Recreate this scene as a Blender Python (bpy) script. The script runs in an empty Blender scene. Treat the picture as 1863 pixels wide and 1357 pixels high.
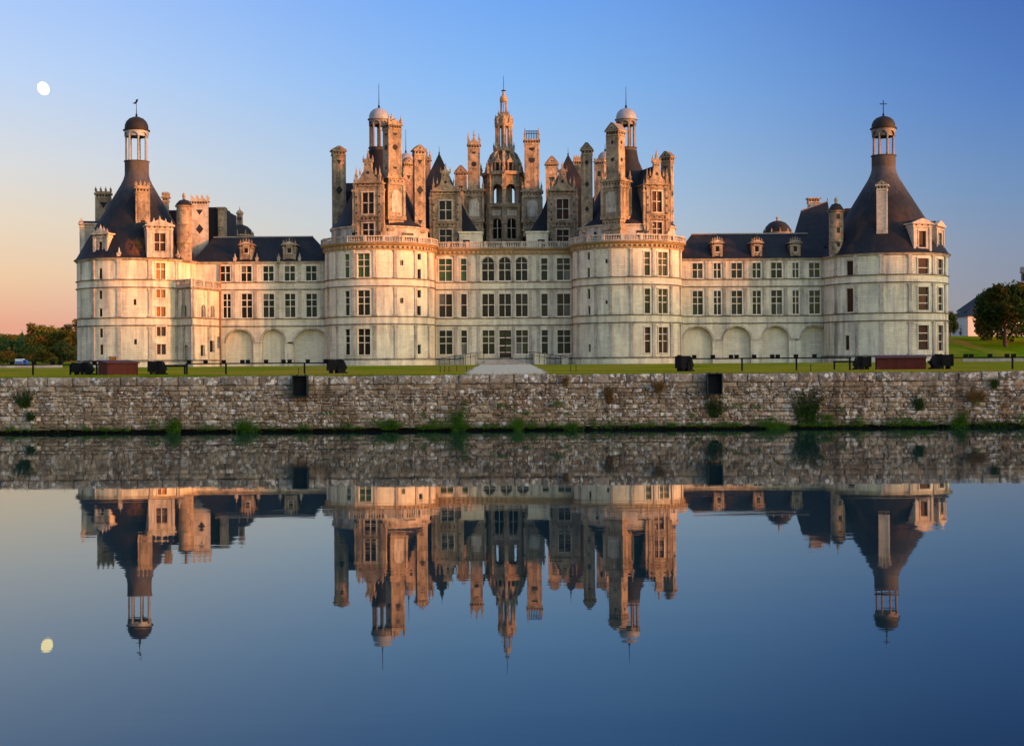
import bpy, math, random
from mathutils import Matrix, Vector
R = math.radians
rnd = random.Random(11)
scene = bpy.context.scene
COL = scene.collection

# ---------------------------------------------------------------- camera
F = 2500.0            # focal length in photo pixels (photo 1863 wide)
CX, HY = 931.5, 661.0 # principal column, horizon row at centre
EYE = 2.23            # eye height above the water
ROLL = 0.0065
cam_d = bpy.data.cameras.new('camera'); cam = bpy.data.objects.new('camera', cam_d); COL.objects.link(cam)
cam_d.sensor_width = 36.0; cam_d.lens = 36.0 * F / 1863.0
cam_d.shift_y = -(678.5 - HY) / 1863.0
cam_d.clip_start = 0.1; cam_d.clip_end = 30000
cam.matrix_world = Matrix.Translation((0, 0, EYE)) @ Matrix.Rotation(R(90), 4, 'X') @ Matrix.Rotation(-ROLL, 4, 'Z')
scene.camera = cam

# ---------------------------------------------------------------- sky, sun, exposure
SUN_AZ, SUN_EL = 62.0, 4.5   # degrees to the right of straight behind the camera; elevation
sd = Vector((math.sin(R(SUN_AZ)) * math.cos(R(SUN_EL)), -math.cos(R(SUN_AZ)) * math.cos(R(SUN_EL)), math.sin(R(SUN_EL))))
sun_d = bpy.data.lights.new('sun', 'SUN'); sun = bpy.data.objects.new('sun', sun_d); COL.objects.link(sun)
sun_d.energy = 1.15; sun_d.angle = R(4.0); sun_d.color = (1.0, 0.24, 0.055)
sun.rotation_euler = sd.to_track_quat('Z', 'Y').to_euler()
sun.location = sd * 400
world = bpy.data.worlds.new('World'); scene.world = world; world.use_nodes = True
EXPO = 2.75      # the photograph is exposed for the shaded stone
def build_world():
    nt = world.node_tree; N = nt.nodes; L = nt.links
    N.clear()
    out = N.new('ShaderNodeOutputWorld'); bg = N.new('ShaderNodeBackground')
    sky = N.new('ShaderNodeTexSky'); sky.sky_type = 'NISHITA'; sky.sun_disc = False
    sky.sun_elevation = R(SUN_EL); sky.sun_rotation = math.atan2(sd.x, sd.y)
    sky.altitude = 80; sky.air_density = 1.0; sky.dust_density = 1.6; sky.ozone_density = 1.5
    tc = N.new('ShaderNodeTexCoord')
    sep = N.new('ShaderNodeSeparateXYZ'); L.new(tc.outputs['Generated'], sep.inputs[0])
    def M(op, a, b=None, c=None):
        n = N.new('ShaderNodeMath'); n.operation = op
        for i, v in enumerate((a, b, c)):
            if v is None: continue
            if isinstance(v, (int, float)): n.inputs[i].default_value = v
            else: L.new(v, n.inputs[i])
        return n.outputs[0]
    def ramp(fac, stops):
        n = N.new('ShaderNodeValToRGB'); n.color_ramp.interpolation = 'B_SPLINE' if False else 'EASE'
        n.color_ramp.interpolation = 'LINEAR'
        e = n.color_ramp.elements
        while len(e) < len(stops): e.new(0.5)
        for k, (p, c) in enumerate(stops):
            e[k].position = p
            e[k].color = tuple(((v / 255.0 + 0.055) / 1.055) ** 2.4 if v > 10 else v / 255 / 12.92 for v in c) + (1,)
        L.new(fac, n.inputs[0]); return n.outputs[0]
    el = M('ABSOLUTE', sep.outputs[2])
    f = M('POWER', el, 0.5)          # sqrt spreads the low sky over the ramp
    def st(lst): return [(math.sqrt(max(0, e)), c) for e, c in lst]
    # sky colours toward the anti-solar side (left) and at right angles to the sun (right)
    left = ramp(f, st([(0.0, (226, 150, 140)), (0.028, (236, 166, 138)), (0.062, (244, 204, 162)), (0.10, (238, 218, 190)), (0.14, (224, 223, 221)), (0.20, (196, 217, 246)), (0.27, (168, 200, 252)), (0.42, (160, 196, 250)), (1.0, (176, 206, 250))]))
    mid = ramp(f, st([(0.0, (200, 165, 160)), (0.03, (205, 186, 172)), (0.07, (203, 203, 200)), (0.10, (188, 206, 220)), (0.14, (166, 199, 232)), (0.20, (136, 186, 243)), (0.27, (110, 166, 243)), (0.42, (125, 172, 243)), (1.0, (176, 206, 250))]))
    right = ramp(f, st([(0.0, (148, 146, 154)), (0.04, (140, 144, 157)), (0.08, (129, 146, 173)), (0.12, (108, 142, 186)), (0.18, (82, 125, 192)), (0.26, (64, 102, 178)), (0.42, (88, 132, 205)), (1.0, (176, 206, 250))]))
    # azimuth across the view, carried on smoothly outside it
    hl = M('SQRT', M('ADD', M('MULTIPLY', sep.outputs[0], sep.outputs[0]), M('MULTIPLY', sep.outputs[1], sep.outputs[1])))
    ax = M('DIVIDE', sep.outputs[0], M('MAXIMUM', hl, 0.001))
    def mixr(fac, a, b):
        n = N.new('ShaderNodeMix'); n.data_type = 'RGBA'; L.new(fac, n.inputs[0]); L.new(a, n.inputs[6]); L.new(b, n.inputs[7]); return n.outputs[2]
    def mrange(v, a, b):
        n = N.new('ShaderNodeMapRange'); n.interpolation_type = 'SMOOTHSTEP'; n.inputs[1].default_value = a; n.inputs[2].default_value = b; L.new(v, n.inputs[0]); return n.outputs[0]
    c0 = mixr(mrange(ax, -0.46, 0.04), left, mid)
    c1 = mixr(mrange(ax, -0.05, 0.42), c0, right)
    dim = N.new('ShaderNodeVectorMath'); dim.operation = 'SCALE'; dim.inputs[3].default_value = 2.0 ** -EXPO
    L.new(c1, dim.inputs[0]); seen = dim.outputs[0]
    # toward the sun the physical sky takes over
    dot = N.new('ShaderNodeVectorMath'); dot.operation = 'DOT_PRODUCT'
    L.new(tc.outputs['Generated'], dot.inputs[0]); dot.inputs[1].default_value = sd
    mr2 = N.new('ShaderNodeMapRange'); mr2.interpolation_type = 'SMOOTHSTEP'
    mr2.inputs[1].default_value = -0.08; mr2.inputs[2].default_value = 0.7
    L.new(dot.outputs['Value'], mr2.inputs[0])
    sc = N.new('ShaderNodeVectorMath'); sc.operation = 'SCALE'; sc.inputs[3].default_value = SKY_K
    L.new(sky.outputs[0], sc.inputs[0])
    mix2 = N.new('ShaderNodeMix'); mix2.data_type = 'RGBA'
    L.new(mr2.outputs[0], mix2.inputs[0]); L.new(seen, mix2.inputs[6]); L.new(sc.outputs[0], mix2.inputs[7])
    L.new(mix2.outputs[2], bg.inputs[0]); bg.inputs[1].default_value = 1.0
    L.new(bg.outputs[0], out.inputs[0])
SKY_K = 0.13
build_world()
vs = scene.view_settings
vs.view_transform = 'Standard'; vs.look = 'None'; vs.exposure = EXPO; vs.gamma = 1.0; vs.use_curve_mapping = False

# ---------------------------------------------------------------- helpers
def W(px, py, D):
    """the point seen at photo pixel (px, py) when it stands D metres away"""
    sx, sy = px - CX, HY - py
    return Vector(((sx + ROLL * sy) * D / F, D, EYE + (sy - ROLL * sx) * D / F))
def WX(px, D, py=520): return W(px, py, D).x
def WZ(py, D, px=931): return W(px, py, D).z

class MB:
    def __init__(s): s.v = []; s.f = []; s.t = []
    def add(s, pts): i = len(s.v); s.v += [tuple(p) for p in pts]; return i
    def face(s, pts): i = s.add(pts); s.f.append(tuple(range(i, i + len(pts))))
    def box(s, x0, x1, y0, y1, z0, z1):
        i = s.add([(x0, y0, z0), (x1, y0, z0), (x1, y1, z0), (x0, y1, z0), (x0, y0, z1), (x1, y0, z1), (x1, y1, z1), (x0, y1, z1)])
        s.f += [tuple(i + k for k in q) for q in ((0, 3, 2, 1), (4, 5, 6, 7), (0, 1, 5, 4), (1, 2, 6, 5), (2, 3, 7, 6), (3, 0, 4, 7))]
        return s
    def mbox(s, mp, u0, u1, z0, z1, d0, d1, n=1):
        """box in wall coordinates (u along, z up, d into the wall)"""
        rows = []
        for k in range(n + 1):
            u = u0 + (u1 - u0) * k / n
            rows.append(s.add([mp(u, z0, d0), mp(u, z1, d0), mp(u, z1, d1), mp(u, z0, d1)]))
        for k in range(n):
            a, b = rows[k], rows[k + 1]
            for q in range(4): s.f.append((a + q, b + q, b + (q + 1) % 4, a + (q + 1) % 4))
        s.f.append(tuple(rows[0] + q for q in range(4))); s.f.append(tuple(rows[-1] + q for q in (3, 2, 1, 0)))
        return s
    def lathe(s, prof, cx=0, cy=0, n=32, a0=0.0, a1=2 * math.pi, closed=False):
        full = abs(a1 - a0 - 2 * math.pi) < 1e-6
        m = n if full else n + 1
        rings = []
        for r, z in prof:
            rings.append(s.add([(cx + r * math.sin(a0 + (a1 - a0) * k / n), cy - r * math.cos(a0 + (a1 - a0) * k / n), z) for k in range(m)]))
        pr = list(range(len(prof)))
        pairs = list(zip(pr[:-1], pr[1:])) + ([(pr[-1], 0)] if closed else [])
        for a, b in pairs:
            for k in range(n):
                k2 = (k + 1) % m
                s.f.append((rings[a] + k, rings[a] + k2, rings[b] + k2, rings[b] + k))
        return s
    def cyl(s, p0, p1, r0, r1=None, n=8):
        p0, p1 = Vector(p0), Vector(p1); r1 = r0 if r1 is None else r1
        d = (p1 - p0).normalized(); a = d.orthogonal().normalized(); b = d.cross(a)
        i = s.add([p0 + (a * math.cos(t) + b * math.sin(t)) * r0 for t in [2 * math.pi * k / n for k in range(n)]])
        j = s.add([p1 + (a * math.cos(t) + b * math.sin(t)) * r1 for t in [2 * math.pi * k / n for k in range(n)]])
        for k in range(n): s.f.append((i + k, i + (k + 1) % n, j + (k + 1) % n, j + k))
        s.f.append(tuple(i + k for k in reversed(range(n)))); s.f.append(tuple(j + k for k in range(n)))
        return s
    def prism(s, poly, y0, y1):
        """polygon in (x, z) pushed from y0 to y1"""
        n = len(poly)
        i = s.add([(x, y0, z) for x, z in poly]); j = s.add([(x, y1, z) for x, z in poly])
        s.f.append(tuple(i + k for k in range(n))); s.f.append(tuple(j + k for k in reversed(range(n))))
        for k in range(n): s.f.append((i + k, j + k, j + (k + 1) % n, i + (k + 1) % n))
        return s
    def mesh(s, name, off=(0, 0, 0), smooth=True, ang=32):
        me = bpy.data.meshes.new(name)
        ox, oy, oz = off
        me.from_pydata([(x - ox, y - oy, z - oz) for x, y, z in s.v], [], s.f)
        if smooth:
            me.polygons.foreach_set('use_smooth', [True] * len(me.polygons))
            me.set_sharp_from_angle(angle=R(ang))
        return me
    def base(s):
        xs = [p[0] for p in s.v]; ys = [p[1] for p in s.v]; zs = [p[2] for p in s.v]
        return Vector(((min(xs) + max(xs)) / 2, (min(ys) + max(ys)) / 2, min(zs)))

WM = {}
def link(name, data, parent, wm):
    o = bpy.data.objects.new(name, data); COL.objects.link(o)
    WM[o.name] = wm
    if parent is not None:
        o.parent = parent; o.matrix_basis = WM[parent.name].inverted() @ wm
    else: o.matrix_basis = wm
    return o
I4 = Matrix.Identity(4)
def add(name, mb, mat, parent, M=I4, smooth=True, ang=32, kind=None):
    c = mb.base()
    me = mb.mesh(name, c, smooth, ang); me.materials.append(mat)
    o = link(name, me, parent, M @ Matrix.Translation(c))
    if kind: o['kind'] = kind
    return o
SHARE = {}
def shared(key, name, fn, mat, parent, wm):
    k = (key, mat.name)
    if k not in SHARE:
        mb = fn(); me = mb.mesh(name); me.materials.append(mat); SHARE[k] = me
    return link(name, SHARE[k], parent, wm)
def thing(name, loc, label, cat, group=None):
    o = link(name, None, None, Matrix.Translation(Vector(loc)))
    o.empty_display_size = 0.3
    tag(o, label, cat, group); return o
def tag(o, label, cat, group=None):
    o['label'] = label; o['category'] = cat
    if group: o['group'] = group
    return o
def struct(o): o['kind'] = 'structure'; return o

# ---------------------------------------------------------------- materials
def mat(name):
    m = bpy.data.materials.new(name); m.use_nodes = True
    nt = m.node_tree; nt.nodes.clear()
    return m, nt
class NT:
    def __init__(s, nt): s.nt = nt; s.N = nt.nodes; s.L = nt.links
    def n(s, t, **k):
        x = s.N.new(t)
        for a, b in k.items(): setattr(x, a, b)
        return x
    def pos(s): return s.n('ShaderNodeNewGeometry').outputs['Position']
    def put(s, sock, v):
        if v is None: return
        if hasattr(v, 'is_output') or hasattr(v, 'links'): s.L.new(v, sock)
        elif isinstance(v, (tuple, list)) and sock.type == 'RGBA' and len(v) == 3: sock.default_value = (*v, 1)
        else: sock.default_value = v
    def math(s, op, a, b=None, clamp=False):
        x = s.n('ShaderNodeMath', operation=op, use_clamp=clamp); s.put(x.inputs[0], a); s.put(x.inputs[1], b); return x.outputs[0]
    def vmul(s, v, k):
        x = s.n('ShaderNodeVectorMath', operation='MULTIPLY'); s.put(x.inputs[0], v); x.inputs[1].default_value = k; return x.outputs[0]
    def noise(s, vec, scale, detail=4, rough=0.55, dist=0.0):
        x = s.n('ShaderNodeTexNoise'); s.put(x.inputs['Vector'], vec); x.inputs['Scale'].default_value = scale
        x.inputs['Detail'].default_value = detail; x.inputs['Roughness'].default_value = rough; x.inputs['Distortion'].default_value = dist
        return x.outputs[0]
    def rng(s, v, a, b, c=0.0, d=1.0):
        x = s.n('ShaderNodeMapRange'); s.put(x.inputs[0], v)
        for i, q in enumerate((a, b, c, d)): x.inputs[i + 1].default_value = q
        return x.outputs[0]
    def mix(s, f, a, b, mode='MIX'):
        x = s.n('ShaderNodeMix', data_type='RGBA', blend_type=mode)
        s.put(x.inputs[0], f); s.put(x.inputs[6], a); s.put(x.inputs[7], b); return x.outputs[2]
    def bump(s, h, dist, strength=1.0, nrm=None):
        x = s.n('ShaderNodeBump'); x.inputs['Distance'].default_value = dist; x.inputs['Strength'].default_value = strength
        s.put(x.inputs['Height'], h)
        if nrm is not None: s.L.new(nrm, x.inputs['Normal'])
        return x.outputs[0]
    def out(s, color, rough=0.8, nrm=None, spec=0.3, metal=0.0, **k):
        b = s.n('ShaderNodeBsdfPrincipled'); o = s.n('ShaderNodeOutputMaterial')
        s.put(b.inputs['Base Color'], color); s.put(b.inputs['Roughness'], rough)
        b.inputs['Specular IOR Level'].default_value = spec; b.inputs['Metallic'].default_value = metal
        if nrm is not None: s.L.new(nrm, b.inputs['Normal'])
        for a, v in k.items(): s.put(b.inputs[a], v)
        s.L.new(b.outputs[0], o.inputs[0]); return b

def stone_mat(name, c1, c2, stain, stain_amt=0.5, courses=True, dark=0.0, row=0.45):
    m, nt = mat(name); g = NT(nt); p = g.pos()
    sep = g.n('ShaderNodeSeparateXYZ'); g.L.new(p, sep.inputs[0])
    n1 = g.noise(p, 0.35, 5, 0.6)
    col = g.mix(g.rng(n1, 0.35, 0.65), c1, c2)
    # grime: broad patches and runs down the wall
    st = g.noise(g.vmul(p, (1.1, 1.1, 0.11)), 1.0, 5, 0.62)
    n2 = g.noise(p, 0.13, 3, 0.6, 0.6)
    s1 = g.math('MULTIPLY', g.rng(st, 0.42, 0.66), g.rng(n2, 0.32, 0.58))
    col = g.mix(g.math('MULTIPLY', s1, stain_amt), col, stain)
    n3 = g.noise(p, 2.3, 6, 0.65)
    col = g.mix(g.math('MULTIPLY', g.rng(n3, 0.5, 0.75), 0.35 + dark), col, stain)
    if dark:
        n4 = g.noise(p, 0.9, 6, 0.7, 0.4)
        col = g.mix(g.math('MULTIPLY', g.rng(n4, 0.50, 0.62), dark), col, (0.055, 0.048, 0.040))
    h = g.noise(p, 6.0, 4, 0.6)
    nrm = None
    if courses:
        cb = g.n('ShaderNodeCombineXYZ')
        g.L.new(g.math('ADD', sep.outputs[0], g.math('MULTIPLY', sep.outputs[1], 0.45)), cb.inputs[0]); g.L.new(sep.outputs[2], cb.inputs[1])
        br = g.n('ShaderNodeTexBrick'); g.L.new(cb.outputs[0], br.inputs[0])
        br.inputs['Scale'].default_value = 1.0; br.inputs['Brick Width'].default_value = 1.7; br.inputs['Row Height'].default_value = row
        br.inputs['Mortar Size'].default_value = 0.022; br.inputs['Mortar Smooth'].default_value = 0.3
        br.inputs['Color1'].default_value = (1, 1, 1, 1); br.inputs['Color2'].default_value = (0.84, 0.83, 0.82, 1); br.inputs['Mortar'].default_value = (0.55, 0.52, 0.48, 1)
        col = g.mix(g.rng(g.noise(p, 0.22, 4, 0.65), 0.38, 0.62, 0.15, 0.95), col, br.outputs['Color'], 'MULTIPLY')
        nrm = g.bump(br.outputs['Fac'], -0.03, 0.6)
    nrm = g.bump(h, 0.05, 0.5, nrm)
    g.out(col, 0.88, nrm, 0.2)
    return m
STONE = stone_mat('ashlar_limestone', (0.745, 0.685, 0.505), (0.64, 0.585, 0.445), (0.27, 0.25, 0.235), 0.85)
TRIM = stone_mat('moulded_limestone', (0.52, 0.46, 0.38), (0.42, 0.37, 0.31), (0.13, 0.115, 0.10), 0.9, courses=False, dark=0.3)
GABLESTONE = stone_mat('dark_weathered_cap_stone', (0.20, 0.17, 0.14), (0.13, 0.11, 0.09), (0.06, 0.05, 0.045), 0.9, courses=False, dark=0.4)
MULL = stone_mat('pale_window_limestone', (0.70, 0.63, 0.50), (0.60, 0.54, 0.43), (0.30, 0.27, 0.24), 0.5, courses=False)
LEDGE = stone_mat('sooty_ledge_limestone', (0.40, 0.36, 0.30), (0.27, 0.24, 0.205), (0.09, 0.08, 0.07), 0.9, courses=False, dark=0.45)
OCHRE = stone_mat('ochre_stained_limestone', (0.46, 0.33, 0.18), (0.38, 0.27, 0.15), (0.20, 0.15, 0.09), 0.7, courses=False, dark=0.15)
ROOFSTONE = stone_mat('weathered_roof_limestone', (0.39, 0.30, 0.205), (0.235, 0.175, 0.12), (0.085, 0.068, 0.052), 0.95, courses=False, dark=0.65)
INFILL = stone_mat('arch_infill_limestone', (0.72, 0.66, 0.50), (0.64, 0.59, 0.46), (0.33, 0.29, 0.23), 0.5, row=0.5)
def slate_mat(name, c1, c2, rust=0.0, lead=None, patch=None):
    m, nt = mat(name); g = NT(nt); p = g.pos()
    col = g.mix(g.rng(g.noise(p, 0.5, 5, 0.6), 0.35, 0.65), c1, c2)
    st = g.noise(g.vmul(p, (0.9, 0.9, 0.1)), 1.2, 4, 0.6)
    col = g.mix(g.math('MULTIPLY', g.rng(st, 0.52, 0.7), 0.6), col, (0.024, 0.023, 0.025))
    if rust: col = g.mix(g.math('MULTIPLY', g.rng(g.noise(g.vmul(p, (0.5, 0.5, 0.16)), 0.6, 4, 0.6), 0.56, 0.66), rust), col, (0.10, 0.045, 0.016))
    sep = g.n('ShaderNodeSeparateXYZ'); g.L.new(p, sep.inputs[0])
    if lead:
        run = g.noise(g.vmul(p, (1.3, 1.3, 0.12)), 1.0, 4, 0.6)
        f = g.rng(g.math('ADD', sep.outputs[2], g.math('MULTIPLY', g.math('SUBTRACT', run, 0.5), 9.0)), lead[0], lead[1])
        col = g.mix(f, col, (0.070, 0.066, 0.072))
    if patch:
        dv = g.n('ShaderNodeVectorMath', operation='DISTANCE'); g.L.new(p, dv.inputs[0]); dv.inputs[1].default_value = patch
        f = g.math('MULTIPLY', g.rng(dv.outputs['Value'], 2.3, 0.9), g.rng(g.noise(g.vmul(p, (1.6, 1.6, 0.5)), 1.0, 4, 0.6), 0.40, 0.55))
        col = g.mix(f, col, (0.16, 0.055, 0.010))
    cb = g.n('ShaderNodeCombineXYZ')
    g.L.new(g.math('ADD', sep.outputs[0], g.math('MULTIPLY', sep.outputs[1], 0.4)), cb.inputs[0]); g.L.new(sep.outputs[2], cb.inputs[1])
    br = g.n('ShaderNodeTexBrick'); g.L.new(cb.outputs[0], br.inputs[0]); br.inputs['Scale'].default_value = 1
    br.inputs['Brick Width'].default_value = 0.3; br.inputs['Row Height'].default_value = 0.22; br.inputs['Mortar Size'].default_value = 0.012
    br.inputs['Color1'].default_value = (1, 1, 1, 1); br.inputs['Color2'].default_value = (0.72, 0.74, 0.78, 1); br.inputs['Mortar'].default_value = (0.5, 0.5, 0.5, 1)
    col = g.mix(0.9, col, br.outputs['Color'], 'MULTIPLY')
    g.out(col, 0.7, g.bump(br.outputs['Fac'], -0.02, 0.5), 0.18)
    return m
SLATE = slate_mat('roof_slate', (0.009, 0.011, 0.017), (0.015, 0.017, 0.023), 0.25)
CONESLATE = slate_mat('tower_cone_slate', (0.008, 0.010, 0.016), (0.013, 0.015, 0.021), 0.3, (31.0, 36.6), (-64.3, 236.6, 22.6))
SLATEINLAY = slate_mat('inlay_slate', (0.016, 0.016, 0.020), (0.028, 0.028, 0.032))
def plain(name, c, rough=0.6, spec=0.4, metal=0.0, var=0.25, scale=3.0, bump=0.0):
    m, nt = mat(name); g = NT(nt); p = g.pos()
    col = g.mix(g.rng(g.noise(p, scale, 5, 0.6), 0.3, 0.7), tuple(v * (1 - var) for v in c), tuple(min(1, v * (1 + var)) for v in c))
    g.out(col, rough, g.bump(g.noise(p, scale * 6, 3), bump) if bump else None, spec, metal); return m
LEAD = plain('lead_sheet', (0.20, 0.18, 0.18), 0.55, 0.4, 0.1, 0.25, 0.7)
SHAFTLEAD = stone_mat('stained_lead_sheet', (0.085, 0.076, 0.074), (0.050, 0.046, 0.048), (0.03, 0.02, 0.016), 0.9, courses=False)
PALELEAD = plain('pale_lead_sheet', (0.20, 0.215, 0.25), 0.55, 0.4, 0.1, 0.25, 0.7)
GREYLEAD = plain('grey_lead_columns', (0.13, 0.115, 0.112), 0.6, 0.3, 0.0, 0.35, 0.9)
DARKLEAD = plain('dark_lead_sheet', (0.013, 0.011, 0.011), 0.65, 0.2, 0.0, 0.3, 0.8)
IRON = plain('black_iron', (0.006, 0.006, 0.007), 0.8, 0.12)
BLACKHOUSING = plain('black_painted_housing', (0.005, 0.006, 0.008), 0.8, 0.1)
REDPAINT = plain('oxblood_painted_board', (0.062, 0.012, 0.009), 0.75, 0.2, 0, 0.2, 2.0)
GREENMETAL = plain('dark_green_metal', (0.005, 0.018, 0.018), 0.6, 0.3, 0.0)
RUSTPIPE = plain('copper_brown_downpipe', (0.28, 0.12, 0.05), 0.55, 0.4, 0.2)
BRICKRED = plain('red_brick', (0.30, 0.09, 0.05), 0.85, 0.2)
WHITEWASH = plain('whitewashed_render', (0.50, 0.48, 0.46), 0.85, 0.2)
BARK = plain('tree_bark', (0.06, 0.045, 0.035), 0.9, 0.2, 0, 0.4, 4, 0.02)
GRAVEL = plain('pale_gravel', (0.48, 0.375, 0.26), 1.0, 0.0, 0, 0.18, 1.5, 0.01)
STEPSTONE = stone_mat('step_stone', (0.36, 0.34, 0.30), (0.28, 0.26, 0.23), (0.12, 0.11, 0.10), 0.6, courses=False)
def pane_mat(name, c, lead=True, rough=0.16, w=0.26, h=0.3):
    c = tuple(v * 0.42 for v in c); rough = max(rough, 0.22)
    m, nt = mat(name); g = NT(nt)
    tc = g.n('ShaderNodeTexCoord').outputs['Object']
    oi = g.n('ShaderNodeObjectInfo').outputs['Random']
    col = g.mix(g.rng(oi, 0, 1), tuple(v * 0.55 for v in c), tuple(min(1, v * 1.35) for v in c))
    p = g.pos(); col = g.mix(g.math('MULTIPLY', g.rng(g.noise(p, 1.7, 3), 0.4, 0.7), 0.5), col, tuple(v * 0.45 for v in c))
    if lead:
        sep = g.n('ShaderNodeSeparateXYZ'); g.L.new(tc, sep.inputs[0])
        cb = g.n('ShaderNodeCombineXYZ'); g.L.new(sep.outputs[0], cb.inputs[0]); g.L.new(sep.outputs[2], cb.inputs[1])
        br = g.n('ShaderNodeTexBrick', offset=0.0); g.L.new(cb.outputs[0], br.inputs[0]); br.inputs['Scale'].default_value = 1
        br.inputs['Brick Width'].default_value = w; br.inputs['Row Height'].default_value = h; br.inputs['Mortar Size'].default_value = 0.028
        br.inputs['Color1'].default_value = br.inputs['Color2'].default_value = (1, 1, 1, 1); br.inputs['Mortar'].default_value = (0.25, 0.22, 0.2, 1)
        col = g.mix(1.0, col, br.outputs['Color'], 'MULTIPLY')
    g.out(col, rough, None, 0.16); return m
P_CURTAIN = pane_mat('pale_blind_behind_glass', (0.42, 0.42, 0.36))
P_GREEN = pane_mat('green_blind_glass', (0.13, 0.30, 0.13))
P_TEAL = pane_mat('green_grey_glass', (0.055, 0.085, 0.06))
P_DARK = pane_mat('dark_glass', (0.035, 0.032, 0.028))
P_BROWN = pane_mat('brown_shutter', (0.16, 0.06, 0.03), True, 0.5, 0.35, 0.12)
P_UMBER = pane_mat('umber_leaded_glass', (0.085, 0.065, 0.05), True, 0.2, 0.24, 0.26)
P_AMBER = pane_mat('amber_shutter', (0.75, 0.26, 0.03), True, 0.45, 0.4, 0.3)
P_OLIVE = pane_mat('olive_leaded_glass', (0.12, 0.13, 0.055), True, 0.2, 0.24, 0.28)
# ---------------------------------------------------------------- building kit
def flat_map(y): return lambda u, z, d: (u, y + d, z)
def cyl_map(cx, cy, r): return lambda u, z, d: (cx + (r - d) * math.sin(u), cy - (r - d) * math.cos(u), z)
def seg_map(p0, p1):
    a = Vector((p0[0], p0[1])); t = (Vector((p1[0], p1[1])) - a).normalized(); n = Vector((-t.y, t.x))
    return lambda u, z, d: (a.x + t.x * u + n.x * d, a.y + t.y * u + n.y * d, z)
def mat_map(M): return lambda u, z, d: tuple(M @ Vector((u, d, z)))
def frame(mp, u, z):
    p = Vector(mp(u, z, 0)); Y = (Vector(mp(u, z, 1)) - p).normalized(); Z = Vector((0, 0, 1)); X = Y.cross(Z)
    return Matrix(((X.x, Y.x, 0, p.x), (X.y, Y.y, 0, p.y), (X.z, Y.z, 1, p.z), (0, 0, 0, 1)))
def cyl_hit(px, py, cx, cy, r):
    """angle and height where the view ray of a pixel meets a round tower"""
    sx, sy = px - CX, HY - py
    kx = (sx + ROLL * sy) / F; kz = (sy - ROLL * sx) / F
    a = kx * kx + 1; b = -2 * (kx * cx + cy); c = cx * cx + cy * cy - r * r
    disc = max(0, b * b - 4 * a * c); t = (-b - math.sqrt(disc)) / (2 * a)
    return math.atan2(kx * t - cx, cy - t), EYE + kz * t

def wall_mesh(mp, u0, u1, z0, z1, holes, depth=0.45, ustep=1.0, mb=None):
    """holes: (ua, ub, za, zb, rise) with rise > 0 for an arched head"""
    mb = mb or MB()
    us = {u0, u1}; zs = {z0, z1}
    for h in holes: us |= {h[0], h[1]}; zs |= {h[2], h[3]}
    us = sorted(us); zs = sorted(zs)
    uu = []
    for a, b in zip(us[:-1], us[1:]):
        n = max(1, math.ceil((b - a) / ustep - 1e-6))
        uu += [a + (b - a) * k / n for k in range(n)]
    uu.append(us[-1])
    idx = {}
    def V(u, z):
        k = (round(u, 6), round(z, 6))
        if k not in idx: idx[k] = mb.add([mp(u, z, 0)])
        return idx[k]
    for a, b in zip(uu[:-1], uu[1:]):
        for c, d in zip(zs[:-1], zs[1:]):
            um, zm = (a + b) / 2, (c + d) / 2
            if any(h[0] < um < h[1] and h[2] < zm < h[3] for h in holes): continue
            mb.f.append((V(a, c), V(b, c), V(b, d), V(a, d)))
    for h in holes:
        ua, ub, za, zb = h[:4]; rise = h[4] if len(h) > 4 else 0; dp = h[5] if len(h) > 5 else depth
        zt = zb - rise
        mb.face([mp(ua, za, 0), mp(ua, zt, 0), mp(ua, zt, dp), mp(ua, za, dp)])
        mb.face([mp(ub, za, dp), mp(ub, zt, dp), mp(ub, zt, 0), mp(ub, za, 0)])
        mb.face([mp(ua, za, dp), mp(ub, za, dp), mp(ub, za, 0), mp(ua, za, 0)])
        if not rise: mb.face([mp(ua, zb, 0), mp(ub, zb, 0), mp(ub, zb, dp), mp(ua, zb, dp)])
        else:
            n = 14; uc, hw = (ua + ub) / 2, (ub - ua) / 2
            arc = [(uc - hw * math.cos(math.pi * k / n), zt + rise * math.sin(math.pi * k / n)) for k in range(n + 1)]
            for (a, c), (b, d) in zip(arc[:-1], arc[1:]):
                mb.face([mp(a, c, 0), mp(b, d, 0), mp(b, zb, 0), mp(a, zb, 0)])
                mb.face([mp(a, c, 0), mp(a, c, dp), mp(b, d, dp), mp(b, d, 0)])
    return mb

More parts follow.
